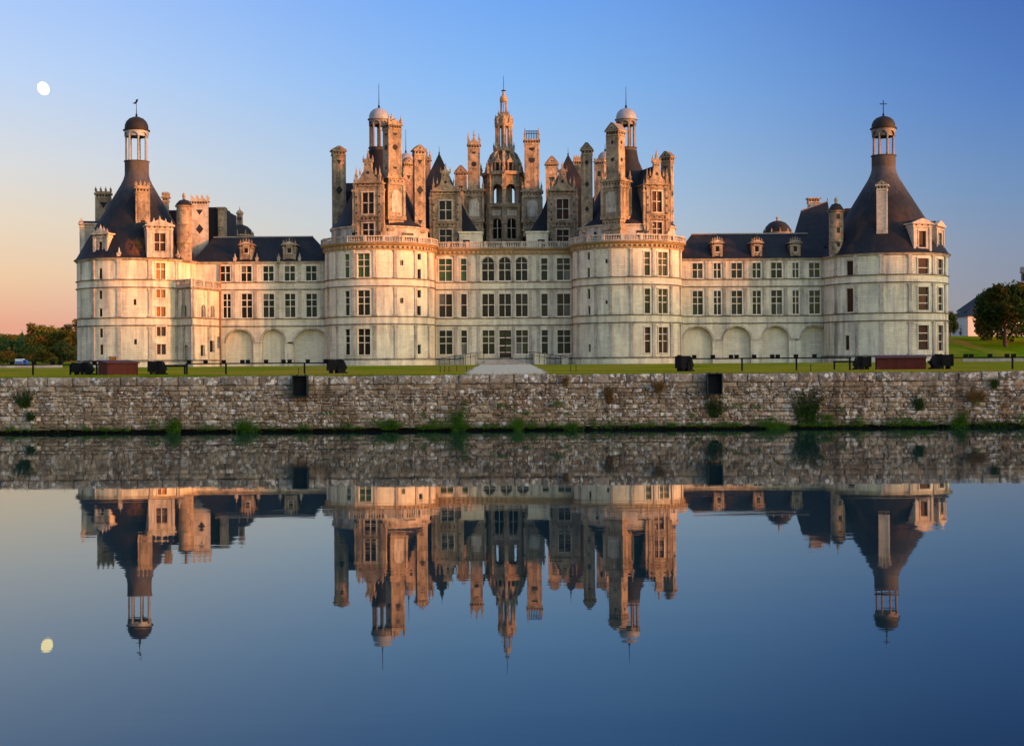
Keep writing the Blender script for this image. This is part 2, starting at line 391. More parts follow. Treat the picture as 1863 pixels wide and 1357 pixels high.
THIRDS = (0.46, 0.27, 0.27)
HALVES = (0.56, 0.44)
def panes(parent, M, w, h, nx, rows, pm, depth, mull, arch=0.0):
    cw = (w - (nx - 1) * mull) / nx; z = 0.0
    for j, fr in enumerate(rows):
        zh = h * fr
        for i in range(nx):
            x = -w / 2 + cw / 2 + i * (cw + mull)
            t = Matrix.Translation((x, depth, z + mull / 2)) @ Matrix.Rotation(R(rnd.uniform(-1.3, 1.3)), 4, 'Z') @ Matrix.Rotation(R(rnd.uniform(-0.8, 0.8)), 4, 'X')
            key = ('pane', round(cw, 2), round(zh, 2)); pq = P_CURTAIN if rnd.random() < 0.05 and pm not in (P_BROWN, P_AMBER) else pm
            shared(key, 'pane', lambda: MB().box(-cw / 2, cw / 2, -0.02, 0.02, 0, zh - mull * 0.9), pq, parent, M @ t)
        z += zh
def window(parent, mp, u, z0, w, h, nx=2, rows=THIRDS, pm=None, depth=0.30, mull=0.15, stone=None, surround=True, name='window', sill=True):
    M = frame(mp, u, z0); stone = stone or MULL
    mb = MB()
    if nx > 1: mb.box(-mull / 2, mull / 2, depth - 0.18, depth + 0.1, 0, h)
    z = 0
    for fr in rows[:-1]:
        z += fr * h
        mb.box(-w / 2, w / 2, depth - 0.15, depth + 0.09, z - mull / 2, z + mull / 2)
    if surround:
        s, o = 0.17, 0.07
        mb.box(-w / 2 - s, -w / 2 - 0.003, -o, 0.05, 0, h); mb.box(w / 2 + 0.003, w / 2 + s, -o, 0.05, 0, h)
        mb.box(-w / 2 - s - 0.06, w / 2 + s + 0.06, -o - 0.06, 0.05, h + 0.003, h + 0.2)
    if not mb.v: mb.box(-w / 2, w / 2, depth - 0.1, depth + 0.08, h - 0.08, h)
    win = add(name, mb, stone, parent, M)
    panes(win, M, w, h, nx, rows, pm or P_TEAL, depth, mull if nx > 1 or len(rows) > 1 else 0.02)
    if sill:
        shared(('sill', round(w, 2)), 'sill', lambda: MB().box(-w / 2 - 0.22, w / 2 + 0.22, -0.16, 0.12, -0.17, -0.004), stone, win, M)
    return win
def pilaster(parent, mp, u, w, z0, z1, k=1.0, m=None, proud=0.2):
    """w in metres, k = wall units per metre along u"""
    mb = MB(); n = 2
    hw = w / 2 * k
    mb.mbox(mp, u - hw, u + hw, z0 + 0.3, z1 - 0.45, -proud, 0.05, n)
    mb.mbox(mp, u - hw * 1.35, u + hw * 1.35, z0, z0 + 0.3, -proud - 0.08, 0.05, n)
    mb.mbox(mp, u - hw * 1.12, u + hw * 1.12, z1 - 0.45, z1 - 0.2, -proud - 0.05, 0.05, n)
    mb.mbox(mp, u - hw * 1.4, u + hw * 1.4, z1 - 0.2, z1, -proud - 0.12, 0.05, n)
    return add('pilaster', mb, m or TRIM, parent)
# storey levels shared by the whole front
G, PL = 2.0, 3.2
W1, B2, B1, W2, A2, A1, W3, C0, C1, BT = (3.88, 8.33), 9.2, 10.5, (10.68, 14.93), 15.75, 17.05, (17.22, 21.28), 21.9, 23.2, 24.3
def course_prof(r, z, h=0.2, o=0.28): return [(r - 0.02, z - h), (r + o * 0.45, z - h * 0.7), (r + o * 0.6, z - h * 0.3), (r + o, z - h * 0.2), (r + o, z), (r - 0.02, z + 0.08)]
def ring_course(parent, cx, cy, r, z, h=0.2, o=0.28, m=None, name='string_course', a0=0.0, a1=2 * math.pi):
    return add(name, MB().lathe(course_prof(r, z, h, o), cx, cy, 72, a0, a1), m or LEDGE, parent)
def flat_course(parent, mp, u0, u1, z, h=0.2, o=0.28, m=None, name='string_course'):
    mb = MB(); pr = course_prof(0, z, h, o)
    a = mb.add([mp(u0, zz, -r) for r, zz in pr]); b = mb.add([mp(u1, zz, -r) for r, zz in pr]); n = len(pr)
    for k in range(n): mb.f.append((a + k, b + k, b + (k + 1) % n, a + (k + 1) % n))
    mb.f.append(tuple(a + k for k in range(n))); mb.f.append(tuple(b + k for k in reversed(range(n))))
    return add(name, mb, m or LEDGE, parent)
def balustrade(parent, mp, u0, u1, z0, z1, k=1.0, off=0.5, n=1, step=0.42, ped=3.2, m=None):
    """rail and base as one part, pedestals one by one, the thin balusters joined"""
    m = m or TRIM
    mb = MB()
    mb.mbox(mp, u0, u1, z1 - 0.2, z1, -off - 0.2, -off + 0.2, n); mb.mbox(mp, u0, u1, z0, z0 + 0.16, -off - 0.2, -off + 0.2, n)
    b = add('balustrade', mb, m, parent)
    L = abs(u1 - u0) / k; npd = max(1, round(L / ped)); ps = [u0 + (u1 - u0) * i / npd for i in range(npd + 1)]
    for u in ps:
        shared(('ped', round(z1 - z0, 2)), 'pedestal', lambda: MB().box(-0.24, 0.24, -0.24, 0.24, 0, z1 - z0 + 0.06), m, b, frame(mp, u, z0) @ Matrix.Translation((0, -off, 0)))
    bl = MB(); nb = int(L / step)
    for i in range(nb):
        u = u0 + (u1 - u0) * (i + 0.5) / nb
        if min(abs(u - q) for q in ps) / k < 0.3: continue
        for w, a, c in ((0.07, 0.16, 0.3), (0.115, 0.3, 0.55), (0.06, 0.55, z1 - z0 - 0.2)):
            bl.mbox(mp, u - w * k, u + w * k, z0 + a, z0 + c, -off - w, -off + w)
    add('balusters', bl, m, b, kind='stuff')
    return b
def modillions(parent, mp, u0, u1, z0, z1, k, out, step=0.85, w=0.34, m=None):
    mb = MB(); n = int(abs(u1 - u0) / k / step)
    for i in range(n):
        u = u0 + (u1 - u0) * (i + 0.5) / n
        mb.mbox(mp, u - w / 2 * k, u + w / 2 * k, z0, z1, -out, 0.02)
    return add('modillions', mb, m or OCHRE, parent, kind='stuff')

def pinnacle_mb(h=1.5, w=0.3):
    mb = MB(); mb.box(-w / 2, w / 2, -w / 2, w / 2, 0, h * 0.35); mb.box(-w * 0.65, w * 0.65, -w * 0.65, w * 0.65, h * 0.35, h * 0.42)
    mb.lathe([(w * 0.45, h * 0.42), (w * 0.55, h * 0.5), (w * 0.25, h * 0.62), (w * 0.3, h * 0.68), (w * 0.12, h * 0.85), (0.01, h)], n=6)
    return mb
def pinnacle(parent, M, h=1.5, w=0.3, m=None):
    return shared(('pin', round(h, 2), round(w, 2)), 'pinnacle', lambda: pinnacle_mb(h, w), m or ROOFSTONE, parent, M)
T = Matrix.Translation
def RZ(a): return Matrix.Rotation(R(a), 4, 'Z')
def inlay(parent, M, kind, s):
    """slate lozenge, disc or half disc let into the stone, 3 cm proud; M maps local x,z onto the face"""
    def fn():
        mb = MB()
        if kind == 'diamond': poly = [(0, -s * 1.35), (s, 0), (0, s * 1.35), (-s, 0)]
        elif kind == 'triangle': poly = [(0, -s), (s, s * 0.6), (-s, s * 0.6)]
        elif kind == 'half': poly = [(s * math.cos(t), -s * math.sin(t)) for t in [math.pi * k / 8 for k in range(9)]]
        elif kind == 'panel': poly = [(-s * 0.6, -s), (s * 0.6, -s), (s * 0.6, s), (-s * 0.6, s)]
        else: poly = [(s * math.cos(t), s * math.sin(t)) for t in [2 * math.pi * k / 14 for k in range(14)]]
        mb.prism(poly, -0.03, 0.03); return mb
    return shared(('inlay', kind, round(s, 2)), 'slate_inlay', fn, SLATEINLAY, parent, M)
def dots(parent, M, x0, x1, z, n, s=0.2, name='slate_studs'):
    mb = MB()
    for i in range(n):
        x = x0 + (x1 - x0) * (i + 0.5) / n
        mb.prism([(x + s * math.cos(t), z + s * math.sin(t)) for t in [2 * math.pi * k / 8 for k in range(8)]], -0.03, 0.02)
    return add(name, mb, SLATEINLAY, parent, M, kind='stuff')

def chimney(parent, x, y, z0, z1, w, d, rot=0, top='gable', inl=(), base=None, m=None, toph=None):
    """shaft w by d from z0 to z1 (underside of the cap); base=(wide, deep, height) stands under it with its own entablature"""
    m = m or ROOFSTONE
    M = T((x, y, z0)) @ RZ(rot); H = z1 - z0
    zb = 0
    mb = MB()
    if base: zb = base[2]
    mb.box(-w / 2, w / 2, -d / 2, d / 2, zb, H)
    for sx in (-1, 1):                                  # corner strips
        mb.box(sx * w / 2 - 0.14, sx * w / 2 + 0.14, -d / 2 - 0.05, -d / 2 + 0.2, zb, H - 0.003)
    mb.box(-w / 2 - 0.16, w / 2 + 0.16, -d / 2 - 0.16, d / 2 + 0.16, zb + 0.002, zb + 0.35)
    z1f = H - 0.35; z0f = zb + 0.6
    for q in (0.0, 0.36, 0.72, 1.0):                   # raised bands
        zz = z0f + (z1f - z0f) * q; mb.box(-w / 2 + 0.13, w / 2 - 0.13, -d / 2 - 0.045, -d / 2 + 0.02, zz - 0.07, zz + 0.07)
    c = add('chimney', mb, m, parent, M)
    cap = MB(); t = toph or 1.3
    cap.box(-w / 2 - 0.14, w / 2 + 0.14, -d / 2 - 0.14, d / 2 + 0.14, H, H + 0.2)
    cap.box(-w / 2 - 0.08, w / 2 + 0.08, -d / 2 - 0.08, d / 2 + 0.08, H + 0.2, H + 0.75)
    cap.box(-w / 2 - 0.32, w / 2 + 0.32, -d / 2 - 0.32, d / 2 + 0.32, H + 0.75, H + 0.95)
    Z = H + 0.95
    if top == 'gable':
        pass
    elif top in ('crown', 'spikes'):
        cap.box(-w / 2 - 0.1, w / 2 + 0.1, -d / 2 - 0.1, d / 2 + 0.1, Z, Z + 0.3)
    cp = add('chimney_cap', cap, m, c, M)
    if top == 'gable':
        a = w / 2 + 0.24; gm = GABLESTONE
        gr = MB().prism([(-a, Z + 0.003), (a, Z + 0.003), (a, Z + 0.12), (0.2, Z + t), (-0.2, Z + t), (-a, Z + 0.12)], -d / 2 - 0.26, d / 2 + 0.26)
        add('chimney_roof', gr, gm, c, M)
        add('tympanum', MB().prism([(-a * 0.62, Z + 0.16), (a * 0.62, Z + 0.16), (0, Z + t * 0.78)], -d / 2 - 0.3, -d / 2 - 0.24), m, c, M)
        inlay(c, M @ T((0, -d / 2 - 0.3, Z + 0.16 + t * 0.2)), 'disc', 0.15)
    nd = max(2, int(w / 0.45))
    dots(c, M @ T((0, -d / 2 - 0.08, 0)), -w / 2, w / 2, H + 0.48, nd)
    if abs(rot) > 5:
        sgn = 1 if rot < 0 else -1
        Ms = M @ T((sgn * (w / 2 + 0.08) * (1 if rot < 0 else 1), 0, 0)) @ RZ(90 * sgn)
        dots(c, Ms, -d / 2, d / 2, H + 0.48, max(2, int(d / 0.55)))
    if top == 'crown':
        for sx in (-1, -0.33, 0.33, 1):
            for sy in (-1, 1): pinnacle(c, M @ T((sx * w / 2, sy * d / 2, Z + 0.3)), t, 0.34, m)
    elif top == 'spikes':
        for sx in (-1, 1):
            for sy in (-1, 1): pinnacle(c, M @ T((sx * w / 2, sy * d / 2, Z)), t * 1.5, 0.36, m)
        g = MB().prism([(-w / 2 * 0.8, Z + 0.3), (w / 2 * 0.8, Z + 0.3), (0, Z + 0.3 + t * 0.6)], -d / 2 - 0.05, d / 2 + 0.05)
        add('gablet', g, m, c, M); pinnacle(c, M @ T((0, 0, Z + 0.3 + t * 0.45)), t * 1.3, 0.36, m)
    elif top == 'rail':
        g = MB()
        for i in range(9): xx = -w / 2 + w * i / 8; g.cyl((xx, -d / 2, Z), (xx, -d / 2, Z + t * 0.8), 0.05, n=5); g.cyl((xx, d / 2, Z), (xx, d / 2, Z + t * 0.8), 0.05, n=5)
        g.box(-w / 2, w / 2, -d / 2 - 0.05, -d / 2 + 0.05, Z + t * 0.8, Z + t * 0.88); g.box(-w / 2, w / 2, d / 2 - 0.05, d / 2 + 0.05, Z + t * 0.8, Z + t * 0.88)
        add('cap_railing', g, IRON, c, M)
        for sx in (-1, 1):
            for sy in (-1, 1): pinnacle(c, M @ T((sx * (w / 2), sy * d / 2, Z)), t * 1.35, 0.34, m)
    for kind, fz, s in inl:
        z = zb + (H - zb) * fz
        inlay(c, M @ T((0, -d / 2 - 0.005, z)), kind, s)
        if abs(rot) > 5:
            sgn = 1 if rot < 0 else -1
            inlay(c, M @ T((sgn * (w / 2 + 0.005), 0, z)) @ RZ(90 * sgn), kind, s * min(1, d / w))
    if base:
        bw, bd, bh = base
        g = MB(); g.box(-bw / 2, bw / 2, -bd / 2, bd / 2, 0, bh - 1.6)
        for sx in (-1, 1):
            for sy in (-1, 1): g.box(sx * bw / 2 - 0.22, sx * bw / 2 + 0.22, sy * bd / 2 - 0.22, sy * bd / 2 + 0.22, bh * 0.36, bh - 1.62)
        for a, b, o in ((bh * 0.30, bh * 0.36, 0.3), (bh - 1.6, bh - 1.3, 0.2), (bh - 1.3, bh - 0.5, 0.08), (bh - 0.5, bh - 0.2, 0.38), (bh * 0.12, bh * 0.16, 0.24)):
            g.box(-bw / 2 - o, bw / 2 + o, -bd / 2 - o, bd / 2 + o, a, b)
        g.box(-bw / 2 + 0.1, bw / 2 - 0.1, -bd / 2 + 0.1, bd / 2 - 0.1, bh - 0.2, bh + 0.002)
        bo = add('chimney_base', g, m, c, M)
        for zz in (bh - 0.9, bh * 0.24):
            dots(c, M @ T((0, -bd / 2 - (0.08 if zz > bh / 2 else 0), 0)), -bw / 2, bw / 2, zz, max(3, int(bw / 0.6)), 0.15)
            if abs(rot) > 5:
                sgn = 1 if rot < 0 else -1
                dots(c, M @ T((sgn * (bw / 2 + (0.08 if zz > bh / 2 else 0)), 0, 0)) @ RZ(90 * sgn), -bd / 2, bd / 2, zz, max(3, int(bd / 0.6)), 0.15)
        a = MB().prism([(-0.75, 0), (0.75, 0), (0.75, bh * 0.28), (0.4, bh * 0.35), (-0.4, bh * 0.35), (-0.75, bh * 0.28)], -bd / 2 - 0.06, -bd / 2 + 0.05)
        for v in range(len(a.v)): a.v[v] = (a.v[v][0] * bw / 2.6, a.v[v][1], a.v[v][2] + bh * 0.42)
        add('blind_niche', a, TRIM, c, M)
        for sx in (-1, 1):
            pinnacle(c, M @ T((sx * bw / 2, -bd / 2, bh - 0.2)), 1.9, 0.36, m)
            pinnacle(c, M @ T((sx * bw / 2, bd / 2, bh - 0.2)), 1.9, 0.36, m)
    return c

def dormer(parent, x, y, rot, w, z0, zc, wins, zg, ww, pm, depth=5.0, m=None, style='tall', nx=2, roofz=None):
    """stone dormer: front w wide from z0 to cornice zc, gable to zg; wins = [(z0, z1, rows)], ww = window width"""
    m = m or ROOFSTONE
    M = T((x, y, z0)) @ RZ(rot); H = zc - z0; mp = mat_map(M)
    lm = lambda u, z, d: (u, d, z)
    hl = [(-ww / 2, ww / 2, a - z0, b - z0) for a, b, _ in wins]
    mb = wall_mesh(lm, -w / 2, w / 2, 0, H, hl, 0.4, 3.0)
    mb.face([(-w / 2, 0, 0), (-w / 2, 0, H), (-w / 2, depth, H), (-w / 2, depth, 0)]); mb.face([(w / 2, 0, 0), (w / 2, depth, 0), (w / 2, depth, H), (w / 2, 0, H)])
    mb.face([(-w / 2, 0, H), (w / 2, 0, H), (w / 2, depth, H), (-w / 2, depth, H)])
    mb.box(-w / 2 + 0.1, w / 2 - 0.1, 0.55, 0.6, 0, H - 0.02)
    dm = add('dormer', mb, m, parent, M)
    for a, b, rows in wins:
        pass
    # mullions as one sub-part, panes one by one
    mu = MB()
    for a, b, rows in wins:
        z = a - z0; h = b - a
        if nx > 1: mu.box(-0.08, 0.08, 0.12, 0.4, z, z + h)
        q = z
        for fr in rows[:-1]: q += fr * h; mu.box(-ww / 2, ww / 2, 0.15, 0.38, q - 0.08, q + 0.08)
        panes(dm, M @ T((0, 0, z)), ww, h, nx, rows, pm, 0.32, 0.16)
        for sx in (-1, 1): mu.box(sx * (ww / 2 + 0.1) - 0.1, sx * (ww / 2 + 0.1) + 0.1, -0.09, 0.04, z, z + h)
        mu.box(-ww / 2 - 0.25, ww / 2 + 0.25, -0.13, 0.04, z + h + 0.003, z + h + 0.2); mu.box(-ww / 2 - 0.25, ww / 2 + 0.25, -0.13, 0.04, z - 0.22, z - 0.003)
    add('mullions', mu, TRIM, dm, M)
    co = MB()
    for sx in (-1, 1):                                   # engaged piers
        co.box(sx * (w / 2 - 0.22) - 0.22, sx * (w / 2 - 0.22) + 0.22, -0.16, 0.02, 0, H - 0.55)
    co.box(-w / 2 - 0.12, w / 2 + 0.12, -0.2, depth * 0.6, H - 0.55, H - 0.35)
    co.box(-w / 2 - 0.3, w / 2 + 0.3, -0.38, depth * 0.6, H, H + 0.22)
    if len(wins) > 1:
        zm = (wins[0][1] + wins[1][0]) / 2 - z0
        co.box(-w / 2 - 0.15, w / 2 + 0.15, -0.24, 0.02, zm - 0.42, zm - 0.26); co.box(-w / 2 - 0.15, w / 2 + 0.15, -0.24, 0.02, zm + 0.3, zm + 0.46)
        dots(dm, M @ T((0, -0.02, 0)), -w / 2, w / 2, zm, 6 if w > 4 else 4, 0.16)
    add('cornice', co, m, dm, M)
    if style == 'tall':
        for zz in (H * 0.12, H * 0.48, H * 0.62, H * 0.76):
            for sx in (-1, 1): inlay(dm, M @ T((sx * (w / 2 - 0.22), -0.165, zz)), 'diamond' if zz in (H * 0.62,) else 'disc', 0.17)
    dots(dm, M @ T((0, -0.01, 0)), -w / 2, w / 2, H - 0.16, 5 if w > 4 else 3, 0.14)
    gh = zg - zc - 0.22; Z = H + 0.22
    if style == 'tall':
        g = MB()
        g.box(-w * 0.42, w * 0.42, -0.12, 0.45, Z, Z + gh * 0.10)
        # scrolled shoulders up to an aedicule with its own little pediment
        pts = [(-w * 0.38, Z + gh * 0.10), (w * 0.38, Z + gh * 0.10), (w * 0.34, Z + gh * 0.16), (w * 0.25, Z + gh * 0.21), (w * 0.19, Z + gh * 0.31), (w * 0.15, Z + gh * 0.5), (-w * 0.15, Z + gh * 0.5), (-w * 0.19, Z + gh * 0.31), (-w * 0.25, Z + gh * 0.21), (-w * 0.34, Z + gh * 0.16)]
        g.prism(pts, -0.05, 0.4)
        g.box(-w * 0.15, w * 0.15, -0.12, 0.45, Z + gh * 0.5, Z + gh * 0.68)
        g.box(-w * 0.2, w * 0.2, -0.2, 0.5, Z + gh * 0.68, Z + gh * 0.73)
        g.prism([(-w * 0.17, Z + gh * 0.73), (w * 0.17, Z + gh * 0.73), (0, Z + gh * 0.86)], -0.12, 0.42)
        add('gable', g, m, dm, M)
        dots(dm, M @ T((0, -0.12, 0)), -w * 0.13, w * 0.13, Z + gh * 0.59, 2, 0.13); inlay(dm, M @ T((0, -0.05, Z + gh * 0.32)), 'disc', 0.28)
        pinnacle(dm, M @ T((0, 0.1, Z + gh * 0.8)), gh * 0.32, 0.34, m)
        for sx in (-1, 1):
            pinnacle(dm, M @ T((sx * w * 0.46, 0.0, Z)), gh * 0.55, 0.42, m); pinnacle(dm, M @ T((sx * w * 0.18, 0.1, Z + gh * 0.7)), gh * 0.24, 0.24, m)
            pinnacle(dm, M @ T((sx * w * 0.31, 0.0, Z + gh * 0.24)), gh * 0.26, 0.26, m)
            fp = MB().box(-0.24, 0.24, -0.3, 0.3, H * 0.28, H * 0.86).box(-0.34, 0.34, -0.4, 0.35, H * 0.86, H * 0.9).box(-0.34, 0.34, -0.4, 0.35, H * 0.25, H * 0.28).prism([(-0.3, H * 0.25), (0.3, H * 0.25), (0.05, H * 0.14), (-0.05, H * 0.14)], -0.3, 0.3)
            add('flanking_pier', fp, m, dm, M @ T((sx * (w / 2 + 0.3), 0.25, 0)))
            pinnacle(dm, M @ T((sx * (w / 2 + 0.3), 0.25, H * 0.9)), gh * 0.42, 0.34, m)
    else:
        g = MB(); a = w / 2 + 0.28
        g.prism([(-a, Z), (a, Z), (0, Z + gh)], -0.3, 0.45)
        add('gable', g, m, dm, M)
        t = MB().prism([(-a * 0.7, Z + gh * 0.14), (a * 0.7, Z + gh * 0.14), (0, Z + gh * 0.82)], -0.34, -0.29)
        add('tympanum', t, TRIM, dm, M)
        if style == 'crested':
            for sx in (-0.9, -0.45, 0, 0.45, 0.9): pinnacle(dm, M @ T((sx * w / 2, 0, Z + gh * (1 - abs(sx)) * 0.85)), 0.8, 0.26, m)
    rz = (roofz - z0) if roofz else H + 0.22 + gh * (0.45 if style == 'tall' else 0.9)
    rf = MB().prism([(-w / 2 - 0.02, H + 0.225), (w / 2 + 0.02, H + 0.225), (0.3, rz), (-0.3, rz)], 0.47, depth)
    add('dormer_roof', rf, SLATE, dm, M)
    return dm

def lantern_cupola(parent, cx, cy, zs, z_sh, z_col, z_ring, z_dome, r, tipz, lead, tip='rod', ncol=6, phase=0.0, colm=None):
    """flared lead shaft, open ring of columns, dome and rod on top of a tower roof"""
    add('lantern_shaft', MB().lathe([(r * 1.0, zs), (r, z_sh - 0.15), (r * 1.07, z_sh - 0.12), (r * 1.07, z_sh), (0, z_sh)], cx, cy, 32), SHAFTLEAD, parent)
    colm = colm or TRIM
    for k in range(ncol):
        a = 2 * math.pi * k / ncol + phase; x, y = cx + r * 0.86 * math.sin(a), cy - r * 0.86 * math.cos(a)
        shared(('col', round(r, 2), round(z_col - z_sh, 2)), 'column', lambda: MB().lathe([(0.27, 0), (0.27, 0.2), (0.2, 0.25), (0.185, z_col - z_sh - 0.25), (0.27, z_col - z_sh), (0, z_col - z_sh)], n=8), colm, parent, T((x, y, z_sh)))
    mp = cyl_map(cx, cy, r * 1.0); st = 2 * math.pi / ncol
    hl = []
    mb = MB()
    for k in range(ncol):
        a = st * k + phase; hw = st / 2 * 0.86; hh = (z_ring - z_col) * 0.62
        wall_mesh(mp, a, a + st, z_col, z_ring, [(a + st / 2 - hw, a + st / 2 + hw, z_col, z_col + hh, hh * 0.98, 0.28)], 0.28, 0.1, mb)
    mb.lathe([(r - 0.28, z_col), (r - 0.28, z_ring)], cx, cy, 32)
    add('arcade_ring', mb, colm, parent)
    add('lantern_ceiling', MB().lathe([(r * 0.95, z_ring - 0.2), (0, z_ring - 0.1)], cx, cy, 24), DARKLEAD, parent)
    h = z_dome - z_ring
    add('dome', MB().lathe([(r * 1.12, z_ring), (r * 1.12, z_ring + 0.16), (r * 1.0, z_ring + 0.2), (r * 0.97, z_ring + h * 0.4), (r * 0.84, z_ring + h * 0.66), (r * 0.6, z_ring + h * 0.86), (r * 0.3, z_ring + h * 0.97), (0.12, z_dome + 0.06), (0, z_dome + 0.06)], cx, cy, 32), lead, parent)
    f = MB().lathe([(0.17, z_dome), (0.2, z_dome + 0.35), (0.08, z_dome + 0.6), (0.05, tipz * 0.5 + z_dome * 0.5), (0.035, tipz)], cx, cy, 8)
    if tip == 'cross': f.box(cx - 0.65, cx + 0.65, cy - 0.05, cy + 0.05, tipz - 0.72, tipz - 0.58); f.box(cx - 0.06, cx + 0.06, cy - 0.06, cy + 0.06, z_dome + 0.5, tipz)
    if tip == 'vane': f.prism([(cx - 0.7, tipz - 0.75), (cx - 0.15, tipz - 0.45), (cx - 0.05, tipz - 0.1), (cx + 0.35, tipz + 0.05), (cx + 0.2, tipz - 0.45), (cx - 0.1, tipz - 0.85)], cy - 0.03, cy + 0.03)
    add('finial', f, IRON, parent)
# ================================================================ THE CASTLE
DK = 250.0; DT = 246.0       # keep front plane; tower axes and wings
def put_holes(mpR, lst):     # [(theta, z0, w, h)] -> holes in wall units on a round wall of radius mpR
    return [(t - math.asin(w / 2 / mpR), t + math.asin(w / 2 / mpR), z, z + h) for t, z, w, h in lst]

# ---------------------------------------------------------------- keep, flat front between the round towers
keep = thing('castle_keep', (-1.4, DK, G), 'central castle block with flat three storey front, arched windows and roofs crowded with dormers', 'castle')
KX0, KX1 = WX(772, DK), WX(1062, DK)
mpk = flat_map(DK)
cols = [(799, 822.3, 2), (838.8, 848.9, 1), (877.4, 899, 2), (908, 929.3, 2), (938.5, 959.7, 2), (985, 996, 1), (1013.6, 1037, 2)]
holes = []; wins = []
for ci, (a, b, nx) in enumerate(cols):
    ua, ub = WX(a, DK), WX(b, DK)
    for fl, (z0, z1) in enumerate((W1, W2, W3)):
        rise = 0
        if ci in (2, 3, 4) and fl == 2: rise = (ub - ua) / 2; z1 = 21.55
        door = ci == 3 and fl == 0
        zz = 3.05 if door else z0
        holes.append((ua, ub, zz, z1, rise, 0.5)); wins.append((ci, fl, ua, ub, zz, z1, nx, rise, door))
add('front_wall', wall_mesh(mpk, KX0, KX1, G - 0.6, C0, holes, 0.5, 50), STONE, keep)
for ci, fl, ua, ub, z0, z1, nx, rise, door in wins:
    u, w, h = (ua + ub) / 2, ub - ua, z1 - z0
    if fl == 2: pm = P_GREEN if ci < 2 else (P_TEAL if ci > 4 else P_DARK)
    elif fl == 1: pm = P_UMBER
    else: pm = P_OLIVE if ci in (2, 3, 4) else P_TEAL
    if door:
        M = frame(mpk, u, z0)
        d = add('entrance_door', MB().box(-w / 2, w / 2, 0.36, 0.42, 0, 1.15).box(-0.1, 0.1, 0.3, 0.42, 1.15, h).box(-w / 2, w / 2, 0.32, 0.42, h * 0.62, h * 0.68), P_UMBER, keep, M)
        panes(d, M @ T((0, 0, 1.17)), w, h - 1.17, 2, (0.3, 0.35, 0.35), P_OLIVE, 0.36, 0.12)
        continue
    if rise:
        wn = window(keep, mpk, u, z0, w, h - rise, 2, (0.6, 0.4), pm, 0.32, 0.13, surround=False)
        M = frame(mpk, u, z1 - rise)
        n = 12; arc = [(w / 2 * math.cos(math.pi * k / n), rise * math.sin(math.pi * k / n)) for k in range(n + 1)]
        for s in (-1, 1):
            q = [(p, z) for p, z in arc if p * s >= -1e-6]
            if s < 0: q = q[::-1]
            add('pane', MB().prism([(s * 0.07, 0.07)] + [(max(p * s, 0.07) * s, z + 0.03) for p, z in q][0 if s > 0 else 0:], 0.31, 0.35), pm, wn, M)
        arch = MB()
        for k in range(n):
            a0, a1 = math.pi * k / n, math.pi * (k + 1) / n
            for ri, ro in ((w / 2 + 0.02, w / 2 + 0.2),):
                pts = [(ri * math.cos(a0), ri * math.sin(a0)), (ro * math.cos(a0), ro * math.sin(a0)), (ro * math.cos(a1), ro * math.sin(a1)), (ri * math.cos(a1), ri * math.sin(a1))]
                arch.prism(pts, -0.08, 0.03)
        arch.box(-0.065, 0.065, 0.16, 0.4, 0, rise); arch.box(-w / 2, w / 2, 0.18, 0.4, -0.06, 0.06)
        add('arch_moulding', arch, TRIM, wn, M)
    else:
        window(keep, mpk, u, z0, w, h, nx, (0.52, 0.48) if fl == 1 else THIRDS, pm, 0.32, 0.13)
for px in (829, 855, 870.5, 903.6, 933.9, 965, 979, 1004):
    for z0, z1 in ((PL, B2 - 0.28), (B1 + 0.1, A2 - 0.28), (A1 + 0.1, C0)):
        pilaster(keep, mpk, WX(px, DK), 0.5, z0, z1)
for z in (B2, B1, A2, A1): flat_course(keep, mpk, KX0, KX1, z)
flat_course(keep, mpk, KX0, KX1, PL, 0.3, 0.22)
add('plinth', MB().mbox(mpk, KX0, KX1, G - 0.6, PL - 0.31, -0.18, 0.02), STONE, keep)
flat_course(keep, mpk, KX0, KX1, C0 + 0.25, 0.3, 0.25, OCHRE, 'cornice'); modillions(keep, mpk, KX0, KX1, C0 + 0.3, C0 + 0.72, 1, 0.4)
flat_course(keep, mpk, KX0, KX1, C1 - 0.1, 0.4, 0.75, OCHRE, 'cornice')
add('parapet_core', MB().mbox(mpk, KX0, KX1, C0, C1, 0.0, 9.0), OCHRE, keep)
balustrade(keep, mpk, KX0 + 1.2, KX1 - 1.2, C1, BT, 1.0, 0.5)
for px in (791, 1042.5):
    x = WX(px, DK); mb = MB().cyl((x, DK - 0.28, G + 0.1), (x, DK - 0.28, C0), 0.14, n=8)
    for z in (B2 + 0.4, A2 + 0.5, 5.5): mb.box(x - 0.22, x + 0.22, DK - 0.4, DK + 0.01, z, z + 0.16)
    mb.box(x - 0.3, x + 0.3, DK - 0.5, DK - 0.05, C0 - 0.6, C0)
    add('downpipe', mb, RUSTPIPE, keep)

